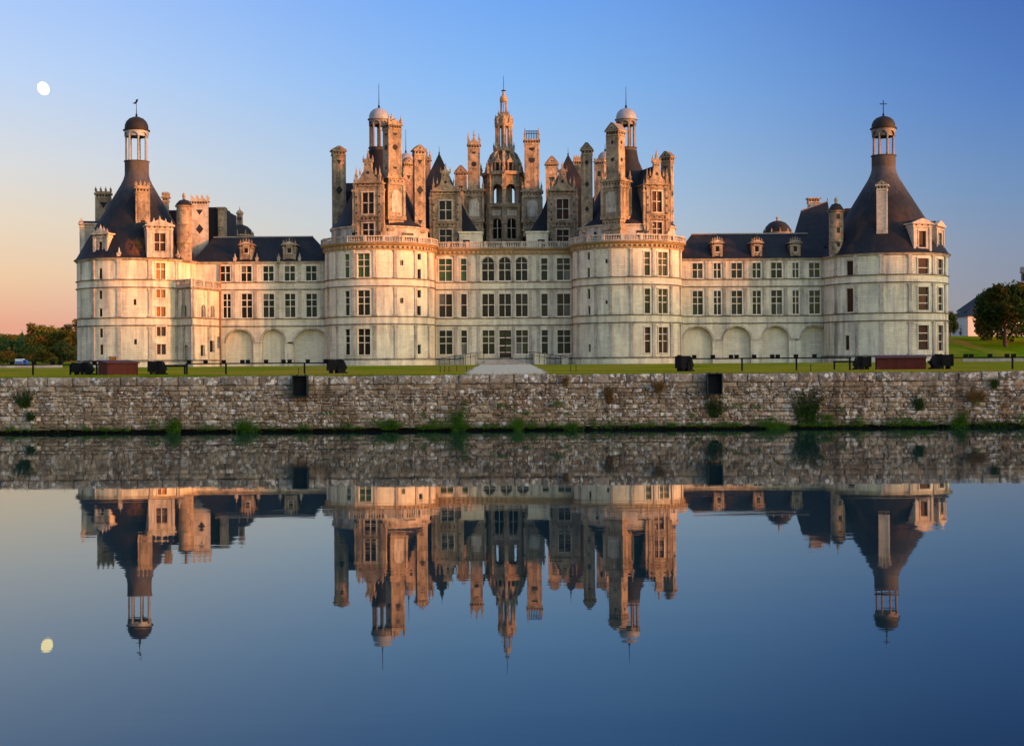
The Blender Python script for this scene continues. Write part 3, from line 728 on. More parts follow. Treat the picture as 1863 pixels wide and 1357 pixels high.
# roofs of the keep behind the parapet
def pyramid(parent, px, pyt, D, hw):
    ax, az = WX(px, D, pyt), WZ(pyt, D, px); s2 = math.sqrt(2)
    pr = [(hw, 25.9), (hw * 0.66, 30.4), (hw * 0.48, 34.0), (hw * 0.30, 37.2), (0.12, az)]
    mb = MB().lathe([(r * s2, z) for r, z in pr], 0, 0, 4, math.pi / 4, math.pi / 4 + 2 * math.pi)
    add('pavilion_roof', mb, SLATE, parent, T((ax, D, 0)), True, 20)
    add('roof_finial', MB().lathe([(0.14, az - 0.1), (0.16, az + 0.3), (0.05, az + 0.5), (0.03, az + 1.5)], ax, D, 6), IRON, parent)
    w = hw - 0.4
    add('attic_wall', MB().box(ax - w, ax + w, D - w, D + w, C1 - 0.2, 26.0), STONE, parent)
pyramid(keep, 799, 281, 264.6, 8.2)
pyramid(keep, 1033.5, 283, 264.6, 8.2)
add('terrace_block', MB().box(WX(760, 276), WX(1075, 276), 271.5, 300, 22.9, 25.6), STONE, keep)
for a, b in ((836, 878), (958, 998)):
    x0, x1 = WX(a, 253.4), WX(b, 253.4)
    mb = MB().box(x0, x1, 253.4, 257.5, C1, WZ(424, 253.4)); mb.box(x0 - 0.2, x1 + 0.2, 253.2, 257.5, WZ(424, 253.4), WZ(421, 253.4))
    at = add('attic_wall', mb, STONE, keep)
    wx = x0 + 1.3 if a < 900 else x1 - 1.3
    for dx in (0,):
        window(at if False else keep, flat_map(253.39), wx, C1 + 0.35, 1.3, 1.5, 1, (0.5, 0.5), P_BROWN if a > 900 else P_DARK, -0.01, 0.13)
# dormers of the flat front
def dormer_px(parent, c0, c1, D, ybase, ycor, yg, wy, ww, pm, rot=0, style='tall', rows2=((0.5, 0.5), HALVES), nx=2, depth=6.0, roofz=None, m=None):
    c = (c0 + c1) / 2; p = W(c, ycor, D); w = (c1 - c0) * D / F * (0.80 if style == 'tall' else 0.93) / max(0.6, math.cos(R(rot)))
    z0 = WZ(ybase, D, c); wl = [(max(WZ(b, D, c), z0 + 0.05), WZ(a, D, c), r) for (a, b), r in zip(wy[::-1], rows2[-len(wy):])]
    return dormer(parent, p.x, D, rot, w, z0, p.z, wl, WZ(yg, D, c), ww * D / F / max(0.6, math.cos(R(rot))), pm, depth, m, style, nx, roofz)
TALLR = ((0.5, 0.5), (0.52, 0.48))
dormer_px(keep, 780.5, 840.6, 254.5, 448, 349, 300, ((365.7, 400), (418, 441)), 22, P_DARK, rows2=TALLR)
dormer_px(keep, 995, 1051.8, 254.5, 448, 348, 298, ((362.4, 399), (418, 441)), 21.5, P_BROWN, rows2=TALLR)
# chimneys of the keep
def chim_px(parent, c, D, ycap, ybot, wpx, rot=0, top='gable', inl=(), base=None, toph=None, dfac=1.0, m=None):
    p = W(c, (ycap + ybot) / 2, D); w = wpx * D / F
    b = None
    if base: b = (base[0] * D / F, base[0] * D / F * base[2] if len(base) > 2 else base[0] * D / F * 0.8, WZ(base[1], D, c) - WZ(ybot, D, c))
    return chimney(parent, p.x, D, WZ(ybot, D, c), WZ(ycap, D, c), w, w * dfac, rot, top, inl, b, m, toph)
DISCS = (('half', 0.93, 0.42), ('disc', 0.62, 0.5))
chim_px(keep, 862.8, 265, 273, 432, 19.5, 0, 'spikes', DISCS, (32, 345, 0.9), 1.6)
chim_px(keep, 967.8, 265, 265, 432, 24.5, 0, 'rail', (('half', 0.93, 0.6), ('disc', 0.66, 0.62)), (34, 347, 0.9), 1.9)
chim_px(keep, 839, 284, 323, 400, 19.5, 0, 'gable', (('panel', 0.72, 0.6),), None, 1.4)
chim_px(keep, 1004, 284, 307, 400, 20, 0, 'gable', (('triangle', 0.78, 0.7),), None, 1.5)
chim_px(keep, 777, 280, 300, 400, 12, 0, 'spikes', (), None, 1.3)
chim_px(keep, 741, 288, 306, 420, 16, 25, 'gable', (('triangle', 0.85, 0.5),), None, 1.2)
chim_px(keep, 1051, 288, 302, 400, 12, 0, 'crown', (), None, 1.0)
chim_px(keep, 1093, 284, 303, 400, 17, -20, 'crown', (('panel', 0.85, 0.5),), None, 0.5)
# cupolas on the two towers at the back of the keep
for px, yt, yr, tip in ((738.5, 279, 300, 236), (1101, 276, 300, 262)):
    D = 292; x = WX(px, D, 300); z = lambda y: WZ(y, D, px)
    lantern_cupola(keep, x, D, z(360), z(345), z(315), z(yr), z(yt), 1.75, z(tip), LEAD)
    add('back_tower_roof', MB().lathe([(8.7, 26), (2.0, z(350)), (1.75, z(340)), (0.5, z(340))], x, D, 32), SLATE, keep)

# ---------------------------------------------------------------- central lantern tower
LD = 268.0; lx = WX(917, LD, 300)
lan = thing('lantern_tower', (lx, LD, 23.2), 'tall ornate stone lantern tower with slender spire rising amid the middle roofs', 'tower')
def LZ(y): return WZ(y, LD, 917)
s8 = math.pi / 4
def octo(r): # the eight corners, a pier facing the camera
    return [(lx + r * math.sin(s8 * k), LD - r * math.cos(s8 * k)) for k in range(8)]
O1 = octo(4.1)
for k in range(8):
    a, b = O1[k], O1[(k + 1) % 8]
    mp = seg_map(a, b) ; L = (Vector(a) - Vector(b)).length
    z0, z1 = 23.0, LZ(377); hw = 0.95
    hz0, hz1 = LZ(437), LZ(400.5)
    wl = add('stage_wall', wall_mesh(mp, 0, L, z0, z1, [(L / 2 - hw, L / 2 + hw, hz0, hz1, hw, 0.5)], 0.5, 50), ROOFSTONE, lan)
    if k in (0, 7, 1, 6):
        M = frame(mp, L / 2, hz0); n = 10
        arc = [(hw * math.cos(math.pi * q / n), hz1 - hz0 - hw + hw * math.sin(math.pi * q / n)) for q in range(n + 1)]
        wo = add('window', MB().box(-0.06, 0.06, 0.28, 0.5, 0, hz1 - hz0).box(-hw, hw, 0.3, 0.48, (hz1 - hz0) * 0.5, (hz1 - hz0) * 0.5 + 0.1), TRIM, lan, M)
        add('pane', MB().prism([(-hw, 0), (hw, 0)] + arc, 0.4, 0.44), P_DARK, wo, M)
    inl = MB().mbox(mp, L * 0.2, L * 0.8, hz1 + 0.5, hz1 + 1.5, -0.08, 0.02)
    add('panel', inl, TRIM, lan)
for k, (x, y) in enumerate(O1):
    M = T((x, y, 23)) @ RZ(45 * k)
    H = LZ(377) - 23
    shared('lpier', 'pier', lambda: MB().box(-0.42, 0.42, -0.42, 0.5, 0, H).box(-0.6, 0.6, -0.6, 0.5, H * 0.62, H * 0.66).box(-0.55, 0.55, -0.55, 0.5, 0, 0.6), ROOFSTONE, lan, M)
def octring(r, z0, z1, name, m=None):
    add(name, MB().lathe([(0.0, z0), (r, z0), (r + 0.12, (z0 + z1) / 2), (r + 0.12, z1), (0, z1)], lx, LD, 8, 0, 2 * math.pi), m or ROOFSTONE, lan, True and I4, True, 20)
octring(4.6, LZ(381), LZ(374), 'ledge')
add('stair_core', MB().lathe([(1.55, LZ(376)), (1.55, LZ(318))], lx, LD, 20), ROOFSTONE, lan)
O2 = octo(3.75)
za, zb, zc = LZ(374), LZ(339), LZ(320)
for k in range(8):
    a, b = O2[k], O2[(k + 1) % 8]; mp = seg_map(a, b); L = (Vector(a) - Vector(b)).length
    add('arcade_bay', wall_mesh(mp, 0, L, za, zc, [(0.42, L - 0.42, za, zb, 0.95, 0.7)], 0.7, 50), ROOFSTONE, lan)
    x, y = a; M = T((x, y, za)) @ RZ(45 * k); H = zc - za
    shared('lpier2', 'pier', lambda: MB().box(-0.36, 0.36, -0.45, 0.4, 0, H).box(-0.5, 0.5, -0.6, 0.4, H * 0.55, H * 0.6), ROOFSTONE, lan, M)
    pinnacle(lan, T((x, y, za)) @ RZ(45 * k) @ T((0, -0.75, H)), 2.6, 0.55)
    # flying buttress: scroll from the pier up to the lantern platform
    bt = MB(); pts_o = []; pts_i = []
    zt = LZ(276); n = 8
    for q in range(n + 1):
        t = q / n; r = 3.9 - (3.9 - 1.75) * (t ** 1.25); zz = zc + (zt - zc) * math.sin(t * math.pi / 2 * 0.98) ** 0.95
        pts_o.append((r, zz)); pts_i.append((r - 0.62, zz - 0.25))
    ring = pts_o + pts_i[::-1]
    for q in range(n): bt.prism([(-pts_o[q][0], pts_o[q][1]), (-pts_o[q + 1][0], pts_o[q + 1][1]), (-pts_i[q + 1][0], pts_i[q + 1][1]), (-pts_i[q][0], pts_i[q][1])], -0.26, 0.26)
    add('flying_buttress', bt, ROOFSTONE, lan, T((lx, LD, 0)) @ RZ(45 * k + 90))
octring(4.35, LZ(322), LZ(316), 'cornice')
add('inner_dome', MB().lathe([(2.5, LZ(318)), (2.35, LZ(305)), (1.8, LZ(291)), (1.2, LZ(280)), (1.1, LZ(273))], lx, LD, 16), ROOFSTONE, lan)
for k in range(8):                                       # little aedicules between the buttresses
    Ma = T((lx, LD, 0)) @ RZ(45 * k + 22.5)
    za_, zb_ = LZ(316), LZ(300)
    ae = add('aedicule', MB().box(-0.62, -0.36, -3.35, -2.5, za_, zb_).box(0.36, 0.62, -3.35, -2.5, za_, zb_).box(-0.75, 0.75, -3.45, -2.4, zb_, zb_ + 0.22).prism([(-0.7, zb_ + 0.22), (0.7, zb_ + 0.22), (0, zb_ + 0.95)], -3.3, -2.2), ROOFSTONE, lan, Ma)
    add('niche', MB().box(-0.36, 0.36, -2.9, -2.8, za_, zb_), SLATEINLAY, ae, Ma)
    pinnacle(lan, Ma @ T((0, -2.9, zb_ + 0.8)), 1.1, 0.26)
octring(2.0, LZ(277), LZ(270), 'platform')
for k in range(8):
    x, y = octo(1.95)[k]; pinnacle(lan, T((x, y, LZ(272))), 1.5, 0.34)
    x, y = octo(1.4)[k]
    shared('lcol', 'column', lambda: MB().lathe([(0.42, 0), (0.42, 0.25), (0.3, 0.3), (0.28, 3.9), (0.4, 4.35), (0, 4.35)], n=8), ROOFSTONE, lan, T((x, y, LZ(271))))
add('drum_core', MB().lathe([(0.55, LZ(272)), (0.55, LZ(229))], lx, LD, 10), ROOFSTONE, lan)
octring(1.68, LZ(231.5), LZ(226), 'cornice')
octring(1.5, LZ(226), LZ(213), 'crown_drum')
for k in range(8):
    x, y = octo(1.62)[k]; pinnacle(lan, T((x, y, LZ(226))), 2.0, 0.36)
add('crown_cone', MB().lathe([(1.5, LZ(214)), (1.1, LZ(209)), (0.72, LZ(206)), (0.62, LZ(205))], lx, LD, 12), ROOFSTONE, lan)
for k in range(8):
    x, y = octo(0.55)[k]
    shared('lcol2', 'column', lambda: MB().lathe([(0.19, 0), (0.13, 0.2), (0.13, 2.1), (0.2, 2.35)], n=6), ROOFSTONE, lan, T((x, y, LZ(207))))
    x, y = octo(1.05)[k]; pinnacle(lan, T((x, y, LZ(211))), 1.1, 0.22)
add('spire_top', MB().lathe([(0.72, LZ(186)), (0.8, LZ(184)), (0.78, LZ(181)), (0.62, LZ(176)), (0.4, LZ(174.5)), (0.22, LZ(172)), (0.3, LZ(169)), (0.15, LZ(167)), (0.12, LZ(160))], lx, LD, 10), ROOFSTONE, lan)
add('finial', MB().box(lx - 0.42, lx + 0.42, LD - 0.1, LD + 0.1, LZ(166.5), LZ(164.5)).box(lx - 0.1, lx + 0.1, LD - 0.42, LD + 0.42, LZ(166.5), LZ(164.5)).cyl((lx, LD, LZ(161)), (lx, LD, LZ(138)), 0.06, 0.03, 6), IRON, lan)

# ---------------------------------------------------------------- the two round towers of the keep
def round_tower(cx, label, wins, slits, pil, lantern, group='round towers of the keep'):
    r = 9.75; cy = DT
    th = thing('round_tower', (cx, cy, G), label, 'tower', group)
    mp = cyl_map(cx, cy, r)
    items = []
    for a, b, nx, pms in wins:
        t0, _ = cyl_hit(a, 540, cx, cy, r); t1, _ = cyl_hit(b, 540, cx, cy, r)
        w = 2 * r * math.sin((t1 - t0) / 2)
        for (z0, z1), pm, fl in zip((W1, W2, W3), pms, (0, 1, 2)): items.append(((t0 + t1) / 2, z0, w, z1 - z0, nx, THIRDS, pm))
    for a, b, y0, y1 in slits:
        t0, zt = cyl_hit(a, y0, cx, cy, r); t1, _ = cyl_hit(b, y0, cx, cy, r); _, zb = cyl_hit((a + b) / 2, y1, cx, cy, r)
        items.append(((t0 + t1) / 2, zb, 2 * r * math.sin((t1 - t0) / 2), zt - zb, 1, (1.0,), P_DARK))
    add('tower_wall', wall_mesh(mp, -math.pi, math.pi, G - 0.6, C0, put_holes(r, [i[:4] for i in items]), 0.45, R(5)), STONE, th)
    for t, z, w, h, nx, rows, pm in items:
        window(th, mp, t, z, w, h, nx, rows, pm, 0.3, 0.13, surround=len(rows) > 1, sill=len(rows) > 1)
    for px in pil:
        t, _ = cyl_hit(px, 540, cx, cy, r)
        for z0, z1 in ((PL, B2 - 0.28), (B1 + 0.1, A2 - 0.28), (A1 + 0.1, C0)): pilaster(th, mp, t, 0.5, z0, z1, 1 / r)
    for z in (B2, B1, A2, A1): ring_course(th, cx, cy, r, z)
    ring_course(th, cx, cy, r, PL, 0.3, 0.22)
    add('plinth', MB().lathe([(r + 0.18, G - 0.6), (r + 0.18, PL - 0.3), (r, PL - 0.29)], cx, cy, 72), STONE, th)
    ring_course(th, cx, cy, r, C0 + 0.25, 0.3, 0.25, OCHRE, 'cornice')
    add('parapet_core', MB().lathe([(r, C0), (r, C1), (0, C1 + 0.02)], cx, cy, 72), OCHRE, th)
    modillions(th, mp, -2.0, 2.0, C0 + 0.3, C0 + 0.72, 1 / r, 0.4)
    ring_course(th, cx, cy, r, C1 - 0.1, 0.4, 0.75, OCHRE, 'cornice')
    balustrade(th, mp, -2.1, 2.1, C1, BT, 1 / r, 0.5, 60)
    # attic drum and slate cone with its lead lantern
    ra = 8.6
    add('attic_drum', MB().lathe([(ra, C1), (ra, 25.9), (ra + 0.25, 25.95), (ra + 0.25, 26.2), (0, 26.25)], cx, cy, 64), TRIM, th)
    z = lambda y: WZ(y, cy, lantern[0])
    lxx = cx
    add('cone_roof', MB().lathe([(ra + 0.3, 26.2), (ra - 1.2, 27.7), (4.6, 33.4), (2.9, 36.6), (2.2, 38.3), (1.95, 39.6), (1.9, z(275)), (0.5, z(275))], cx, cy, 48), SLATE, th)
    lantern_cupola(th, lxx, cy, z(312), z(269.5), z(229), z(219), z(197.5), 1.82, z(lantern[1]), PALELEAD, ncol=8, phase=0.2, colm=GREYLEAD)
    add('shaft_flare', MB().lathe([(3.3, z(326)), (2.4, z(312)), (2.0, z(300)), (1.87, z(285)), (1.86, z(280))], cx, cy, 32), SHAFTLEAD, th)
    return th, cx, cy, mp, ra
tl = round_tower(WX(691.5, DT), 'round keep tower left of the flat front, its right half lit orange', 
    [(628, 636.4, 1, (P_DARK, P_TEAL, P_GREEN)), (651.3, 673.3, 2, (P_DARK, P_TEAL, P_GREEN))],
    [(727.6, 734, 473, 483), (727.6, 734, 541.5, 551.6), (759.5, 766, 461, 473), (759.5, 766, 489, 508), (759.5, 766, 527, 541.6), (759, 766, 556, 574), (760, 766, 626.5, 644)],
    (598, 614, 643, 682, 719.5, 755.5, 779), (690.5, 153))
tr = round_tower(WX(1141, DT), 'round keep tower right of the flat front, only its upper right lit',
    [(1172.6, 1182.8, 1, (P_BROWN, P_OLIVE, P_OLIVE)), (1197, 1214.3, 2, (P_BROWN, P_OLIVE, P_OLIVE))],
    [(1068, 1073, 459, 473), (1068, 1073, 487, 505), (1068.5, 1073.5, 525.6, 544), (1069.5, 1074, 557, 572), (1070, 1074.5, 626, 640), (1101, 1105.5, 471, 479), (1101, 1105.5, 546, 553)],
    (1053, 1084, 1111.5, 1149, 1189, 1220, 1237), (1140, 158))
TL, TR = tl[0], tr[0]
# crown of the left tower
TRI = (('triangle', 0.92, 0.5), ('diamond', 0.55, 0.62), ('triangle', 0.14, 0.5))
def on_drum(tw, px, rad, py=400): # depth on a circle of radius rad seen at px
    t, _ = cyl_hit(px, py, tw[1], tw[2], rad); return tw[2] - rad * math.cos(t), math.degrees(t)
chim_px(TL, 616, 247.5, 284, 424, 22, 18, 'gable', TRI, None, 0.75, 0.6)
dormer_px(TL, 640, 699, 236.5, 436, 334, 278, ((350.6, 389), (406.5, 430)), 21.3, P_DARK, -12, rows2=TALLR, depth=7, roofz=36.0)
chim_px(TL, 713.5, 239.8, 238, 436, 24.5, 33, 'spikes', DISCS + (('half', 0.2, 0.4),), (31, 322, 1.0), 1.15)
chim_px(TL, 762, 242.5, 284, 424, 17.5, 22, 'gable', TRI, None, 0.9, 0.8)
add('side_dormer_roof', MB().prism([(-2.6, 26.2), (2.6, 26.2), (2.0, 33.5), (0.3, WZ(333, 250, 640)), (-0.3, WZ(333, 250, 640)), (-2.0, 33.5)], -7.0, 0), SLATE, TL, T((TL.location.x, 250.5, 0)) @ RZ(-90))
# crown of the right tower
chim_px(TR, 1068.5, 242.5, 283, 424, 17.5, -8, 'gable', (('diamond', 0.9, 0.4), ('diamond', 0.62, 0.4), ('diamond', 0.3, 0.4)), None, 1.2, 0.9)
chim_px(TR, 1121, 238.6, 249, 432, 24, -36, 'gable', (('diamond', 0.85, 0.3), ('disc', 0.45, 0.36)), (38, 327, 0.9), 1.35)
dormer_px(TR, 1170, 1220, 238.0, 434, 337, 278, ((348.6, 386), (404.5, 428)), 18, P_BROWN, 17, rows2=TALLR, depth=7, roofz=36.3)
chim_px(TR, 1215, 246.5, 296, 424, 17.5, -36, 'gable', TRI, None, 1.0, 0.75)
for tw, a, b in ((TL, 700, 760), (TR, 1070, 1172)): pass
for tw, lst in ((tl, ((645, 1.0, P_DARK), (742, 2.4, P_UMBER))), (tr, ((1083, 0.5, P_DARK), (1164, 1.2, P_BROWN)))):
    mp = cyl_map(tw[1], tw[2], tw[4] + 0.02)
    for px, w, pm in lst:
        t, _ = cyl_hit(px, 425, tw[1], tw[2], tw[4]); window(tw[0], mp, t, C1 + 0.7, w, 1.2, 1, (0.5, 0.5), pm, -0.01, 0.12, surround=False)

# ---------------------------------------------------------------- corner towers
EV = 20.7
def corner_tower(cx, r, label, items, pil, zz, tipy, tipk, lead, phase):
    cy = 245.5
    th = thing('corner_tower', (cx, cy, G), label, 'tower', 'corner towers')
    mp = cyl_map(cx, cy, r); its = []
    for a, b, y0, y1, nx, rows, pm in items:
        t0, zt = cyl_hit(a, y0, cx, cy, r); t1, _ = cyl_hit(b, y0, cx, cy, r); _, zb = cyl_hit((a + b) / 2, y1, cx, cy, r)
        its.append(((t0 + t1) / 2, zb, 2 * r * math.sin((t1 - t0) / 2), zt - zb, nx, rows, pm))
    add('tower_wall', wall_mesh(mp, -math.pi, math.pi, G - 0.6, EV, put_holes(r, [i[:4] for i in its]), 0.45, R(5)), STONE, th)
    for t, z, w, h, nx, rows, pm in its: window(th, mp, t, z, w, h, nx, rows, pm, 0.3, 0.14, surround=nx > 1 or len(rows) > 1, sill=nx > 1)
    for px in pil:
        t, _ = cyl_hit(px, 540, cx, cy, r)
        for z0, z1 in ((PL, B2 - 0.28), (B1 + 0.1, A2 - 0.28), (A1 + 0.1, EV - 0.35)): pilaster(th, mp, t, 0.6, z0, z1, 1 / r)
    for z in (B2, B1, A2, A1): ring_course(th, cx, cy, r, z)
    ring_course(th, cx, cy, r, PL, 0.34, 0.3)
    add('plinth', MB().lathe([(r + 0.25, G - 0.6), (r + 0.25, PL - 0.34), (r, PL - 0.33)], cx, cy, 72), STONE, th)
    ring_course(th, cx, cy, r, EV, 0.45, 0.42, TRIM, 'cornice')
    z = lambda y: WZ(y, cy, zz)
    y0, y1 = tipy[0], tipy[1]
    n = tipy[2]      # y of neck (shaft foot), y of shaft top, column top, ring top, dome top, tip
    zn = z(n[0]); hz = EV + 0.05
    rn = 2.1
    pr = [(r + 0.55, hz), (r + 0.1, hz + 0.35)]
    for q in range(9):
        t = (q + 1) / 9; pr.append(((r + 0.1) + (2.75 - r - 0.1) * t, hz + 0.35 + (zn - 1.86 - hz - 0.35) * t))
    pr += [(2.33, zn - 0.95), (2.12, zn - 0.2), (rn - 0.02, zn + 0.8), (0.5, zn + 0.8)]
    add('cone_roof', MB().lathe(pr, cx, cy, 56), CONESLATE, th)
    lantern_cupola(th, cx, cy, zn, z(n[1]), z(n[2]), z(n[3]), z(n[4]), rn, z(n[5]), lead, tipk, 7 if tipk == 'vane' else 8, phase, PALELEAD if tipk == 'vane' else GREYLEAD)
    return th, cx, cy, r
H2 = (0.5, 0.5)
ctl = corner_tower(WX(249.5, 245.5, 400), 10.35, 'cream corner tower at the left end, capped by a weathervane',
    [(179.8, 185.8, 488, 510.7, 1, (1.0,), P_TEAL), (179.8, 185.8, 528.4, 544, 1, (1.0,), P_TEAL), (180, 186.2, 561, 576, 1, (1.0,), P_DARK), (181, 187, 597.4, 614, 1, (1.0,), P_BROWN), (181.5, 187.5, 626.6, 645, 1, (1.0,), P_BROWN),
     (243, 248, 544, 555, 1, (1.0,), P_BROWN), (244, 249, 616.5, 626.6, 1, (1.0,), P_BROWN),
     (283.6, 300.4, 478.4, 508, 2, (0.62, 0.38), P_AMBER), (284, 300.8, 526.7, 541.7, 2, (1.0,), P_AMBER), (284.3, 301, 558, 576, 2, (1.0,), P_AMBER), (285, 301.5, 594.4, 611.6, 2, (1.0,), P_BROWN), (285.3, 301.8, 626, 645, 2, (1.0,), P_BROWN)],
    (149.5, 170, 217, 273, 321), 250, (468, 320, (318, 294, 249.5, 239, 213, 181)), 'vane', DARKLEAD, 0.42)
ctr = corner_tower(WX(1608.3, 245.5, 400), 10.85, 'pale corner tower at the right end, capped by a cross',
    [(1540, 1552, 474.5, 503, 1, (1.0,), P_BROWN), (1540, 1552, 525, 567.5, 1, (1.0,), P_BROWN), (1537.6, 1544.8, 610, 637, 1, (1.0,), P_BROWN),
     (1669.6, 1689, 470, 498.6, 1, (0.4, 0.6), P_BROWN), (1670, 1689, 522, 564, 1, (0.3, 0.35, 0.35), P_UMBER), (1670, 1689, 591.7, 636, 1, (0.36, 0.32, 0.32), P_BROWN),
     (1706, 1714.5, 471.5, 500, 1, (0.4, 0.6), P_BROWN), (1706, 1714.5, 523, 565, 1, (0.3, 0.35, 0.35), P_UMBER), (1706.5, 1715, 592, 638, 1, (0.36, 0.32, 0.32), P_BROWN)],
    (1521, 1558.5, 1604.5, 1655.5, 1698, 1719), 1608, (461, 310, (308, 283.5, 249.5, 235.5, 212, 183)), 'cross', DARKLEAD, 0.1)
CL, CR = ctl[0], ctr[0]
chim_px(CL, 188.4, 252, 362, 425, 26, 15, 'crown', (('triangle', 0.82, 0.7),), None, 0.95, 0.7)
chim_px(CL, 259, 239.8, 352, 432, 22.5, 22, 'crown', (('diamond', 0.35, 0.45),), None, 0.9, 0.7)
chim_px(CL, 302, 257, 368, 400, 9, 0, 'crown', (), None, 0.7)
dormer_px(CL, 267.5, 314, 236.0, 469, 412, 399, ((425, 457),), 18, P_BROWN, 22, 'crested', ((0.5, 0.5),), 2, 5, None, TRIM)
dormer_px(CL, 167, 199, 236.6, 467, 427, 415, ((440, 457),), 7, P_DARK, -22, 'crested', ((1.0,),), 1, 4, None, TRIM)
dormer_px(CL, 140, 156, 243.5, 470, 410, 402, ((430, 452),), 6, P_DARK, -80, 'crested', ((1.0,),), 1, 9, None, TRIM)
for px in (216.7, 323.5):
    t, _ = cyl_hit(px, 465, ctl[1], ctl[2], 10.3); pinnacle(CL, T((ctl[1] + 10.3 * math.sin(t), ctl[2] - 10.3 * math.cos(t), EV)), 1.9, 0.6, TRIM)
def stair_turret(parent, px, D, rpx, ybot, ycor, ycap, yfin, opens):
    x = WX(px, D, 430); r = rpx * D / F; z = lambda y: WZ(y, D, px)
    t = add('stair_turret', MB().lathe([(r, z(ybot)), (r, z(ycor) - 0.3), (r + 0.22, z(ycor) - 0.2), (r + 0.3, z(ycor)), (0, z(ycor))], x, D, 24), ROOFSTONE, parent)
    for y in opens: 
        mp = cyl_map(x, D, r); M = frame(mp, 0.1, z(y)); inlay(t, M, 'panel', 0.45)
    add('turret_cap', MB().lathe([(r + 0.25, z(ycor)), (r * 0.95, z(ycor) + 0.5), (r * 0.6, z(ycap) - 0.1), (0.3, z(ycap)), (0.25, z(ycap) + 0.1), (0, z(ycap) + 0.1)], x, D, 24), DARKLEAD, t)
    add('turret_finial', MB().lathe([(0.28, z(ycap)), (0.22, z(ycap) + 0.5), (0.3, z(yfin) - 0.7), (0.3, z(yfin) - 0.45), (0.08, z(yfin))], x, D, 10), ROOFSTONE, t)
    for zz in (0.33, 0.66):
        h = z(ybot) + (z(ycor) - z(ybot)) * zz; add('turret_band', MB().lathe(course_prof(r, h, 0.2, 0.14), x, D, 24), ROOFSTONE, t)
stair_turret(CL, 335.2, 241.5, 13.4, 476, 375, 364, 351, ())
chim_px(CL, 364, 252, 375, 470, 28.5, 8, 'crown', (('triangle', 0.88, 0.62), ('diamond', 0.55, 0.68)), None, 0.9, 0.6, TRIM)
add('rear_roof', MB().box(WX(296, 262), WX(420, 262), 257, 268, 20, WZ(388, 262, 310)), SLATE, CL)
add('rear_roof', MB().prism([(WX(376, 262), 24), (WX(416, 262), 24), (WX(412, 262), WZ(381, 262, 400)), (WX(382, 262), WZ(381, 262, 400))], 258.5, 266), SLATE, CL)
add('rear_parapet', MB().box(WX(401, 258), WX(413, 258), 256.2, 258.2, 24, WZ(382, 258, 400)).box(WX(399, 258), WX(414, 258), 256, 258.4, WZ(382, 258, 400), WZ(379, 258, 400)), ROOFSTONE, CL)
# right corner tower crown
chim_px(CR, 1605.3, 237.5, 347, 426, 16.5, -20, 'gable', (), None, 0.75, 0.8, TRIM)
dormer_px(CR, 1658.5, 1697, 235.6, 462, 408, 397, ((420.5, 450),), 14, P_BROWN, 16, 'plain', ((1.0,),), 1, 6, None, TRIM)
dormer_px(CR, 1696, 1724, 239.6, 462, 413, 401, ((424, 451),), 9, P_BROWN, 55, 'plain', ((1.0,),), 1, 6, None, TRIM)
stair_turret(CR, 1521.3, 241.5, 12.8, 468, 384, 371, 359, (395, 420, 445))
rr_ = MB(); rr_.v = [(WX(1438, 249), 249, 23), (WX(1518, 249), 249, 23), (WX(1518, 266), 266, 23), (WX(1438, 266), 266, 23), (WX(1458, 258), 258, WZ(384, 258, 1458)), (WX(1507, 258), 258, WZ(366.5, 258, 1507))]
rr_.f = [(0, 1, 5, 4), (1, 2, 5), (2, 3, 4, 5), (3, 0, 4)]
add('rear_roof', rr_, SLATE, CR)
add('rear_ridge', MB().cyl((WX(1458, 258), 258, WZ(384, 258, 1458)), (WX(1507, 258), 258, WZ(366.5, 258, 1507)), 0.14, n=6), LEAD, CR)
add('rear_finial', MB().cyl((WX(1506.5, 258), 258, WZ(368, 258, 1507)), (WX(1506.5, 258), 258, WZ(360.5, 258, 1507)), 0.08, 0.03, 6), IRON, CR)
add('rear_roof', MB().box(WX(1530, 258), WX(1562, 258), 254, 266, 22, WZ(383.5, 258, 1545)), SLATE, CR)
chim_px(CR, 1480, 260, 370, 425, 19, 0, 'flat', (), None, 0.3, 0.7, TRIM)

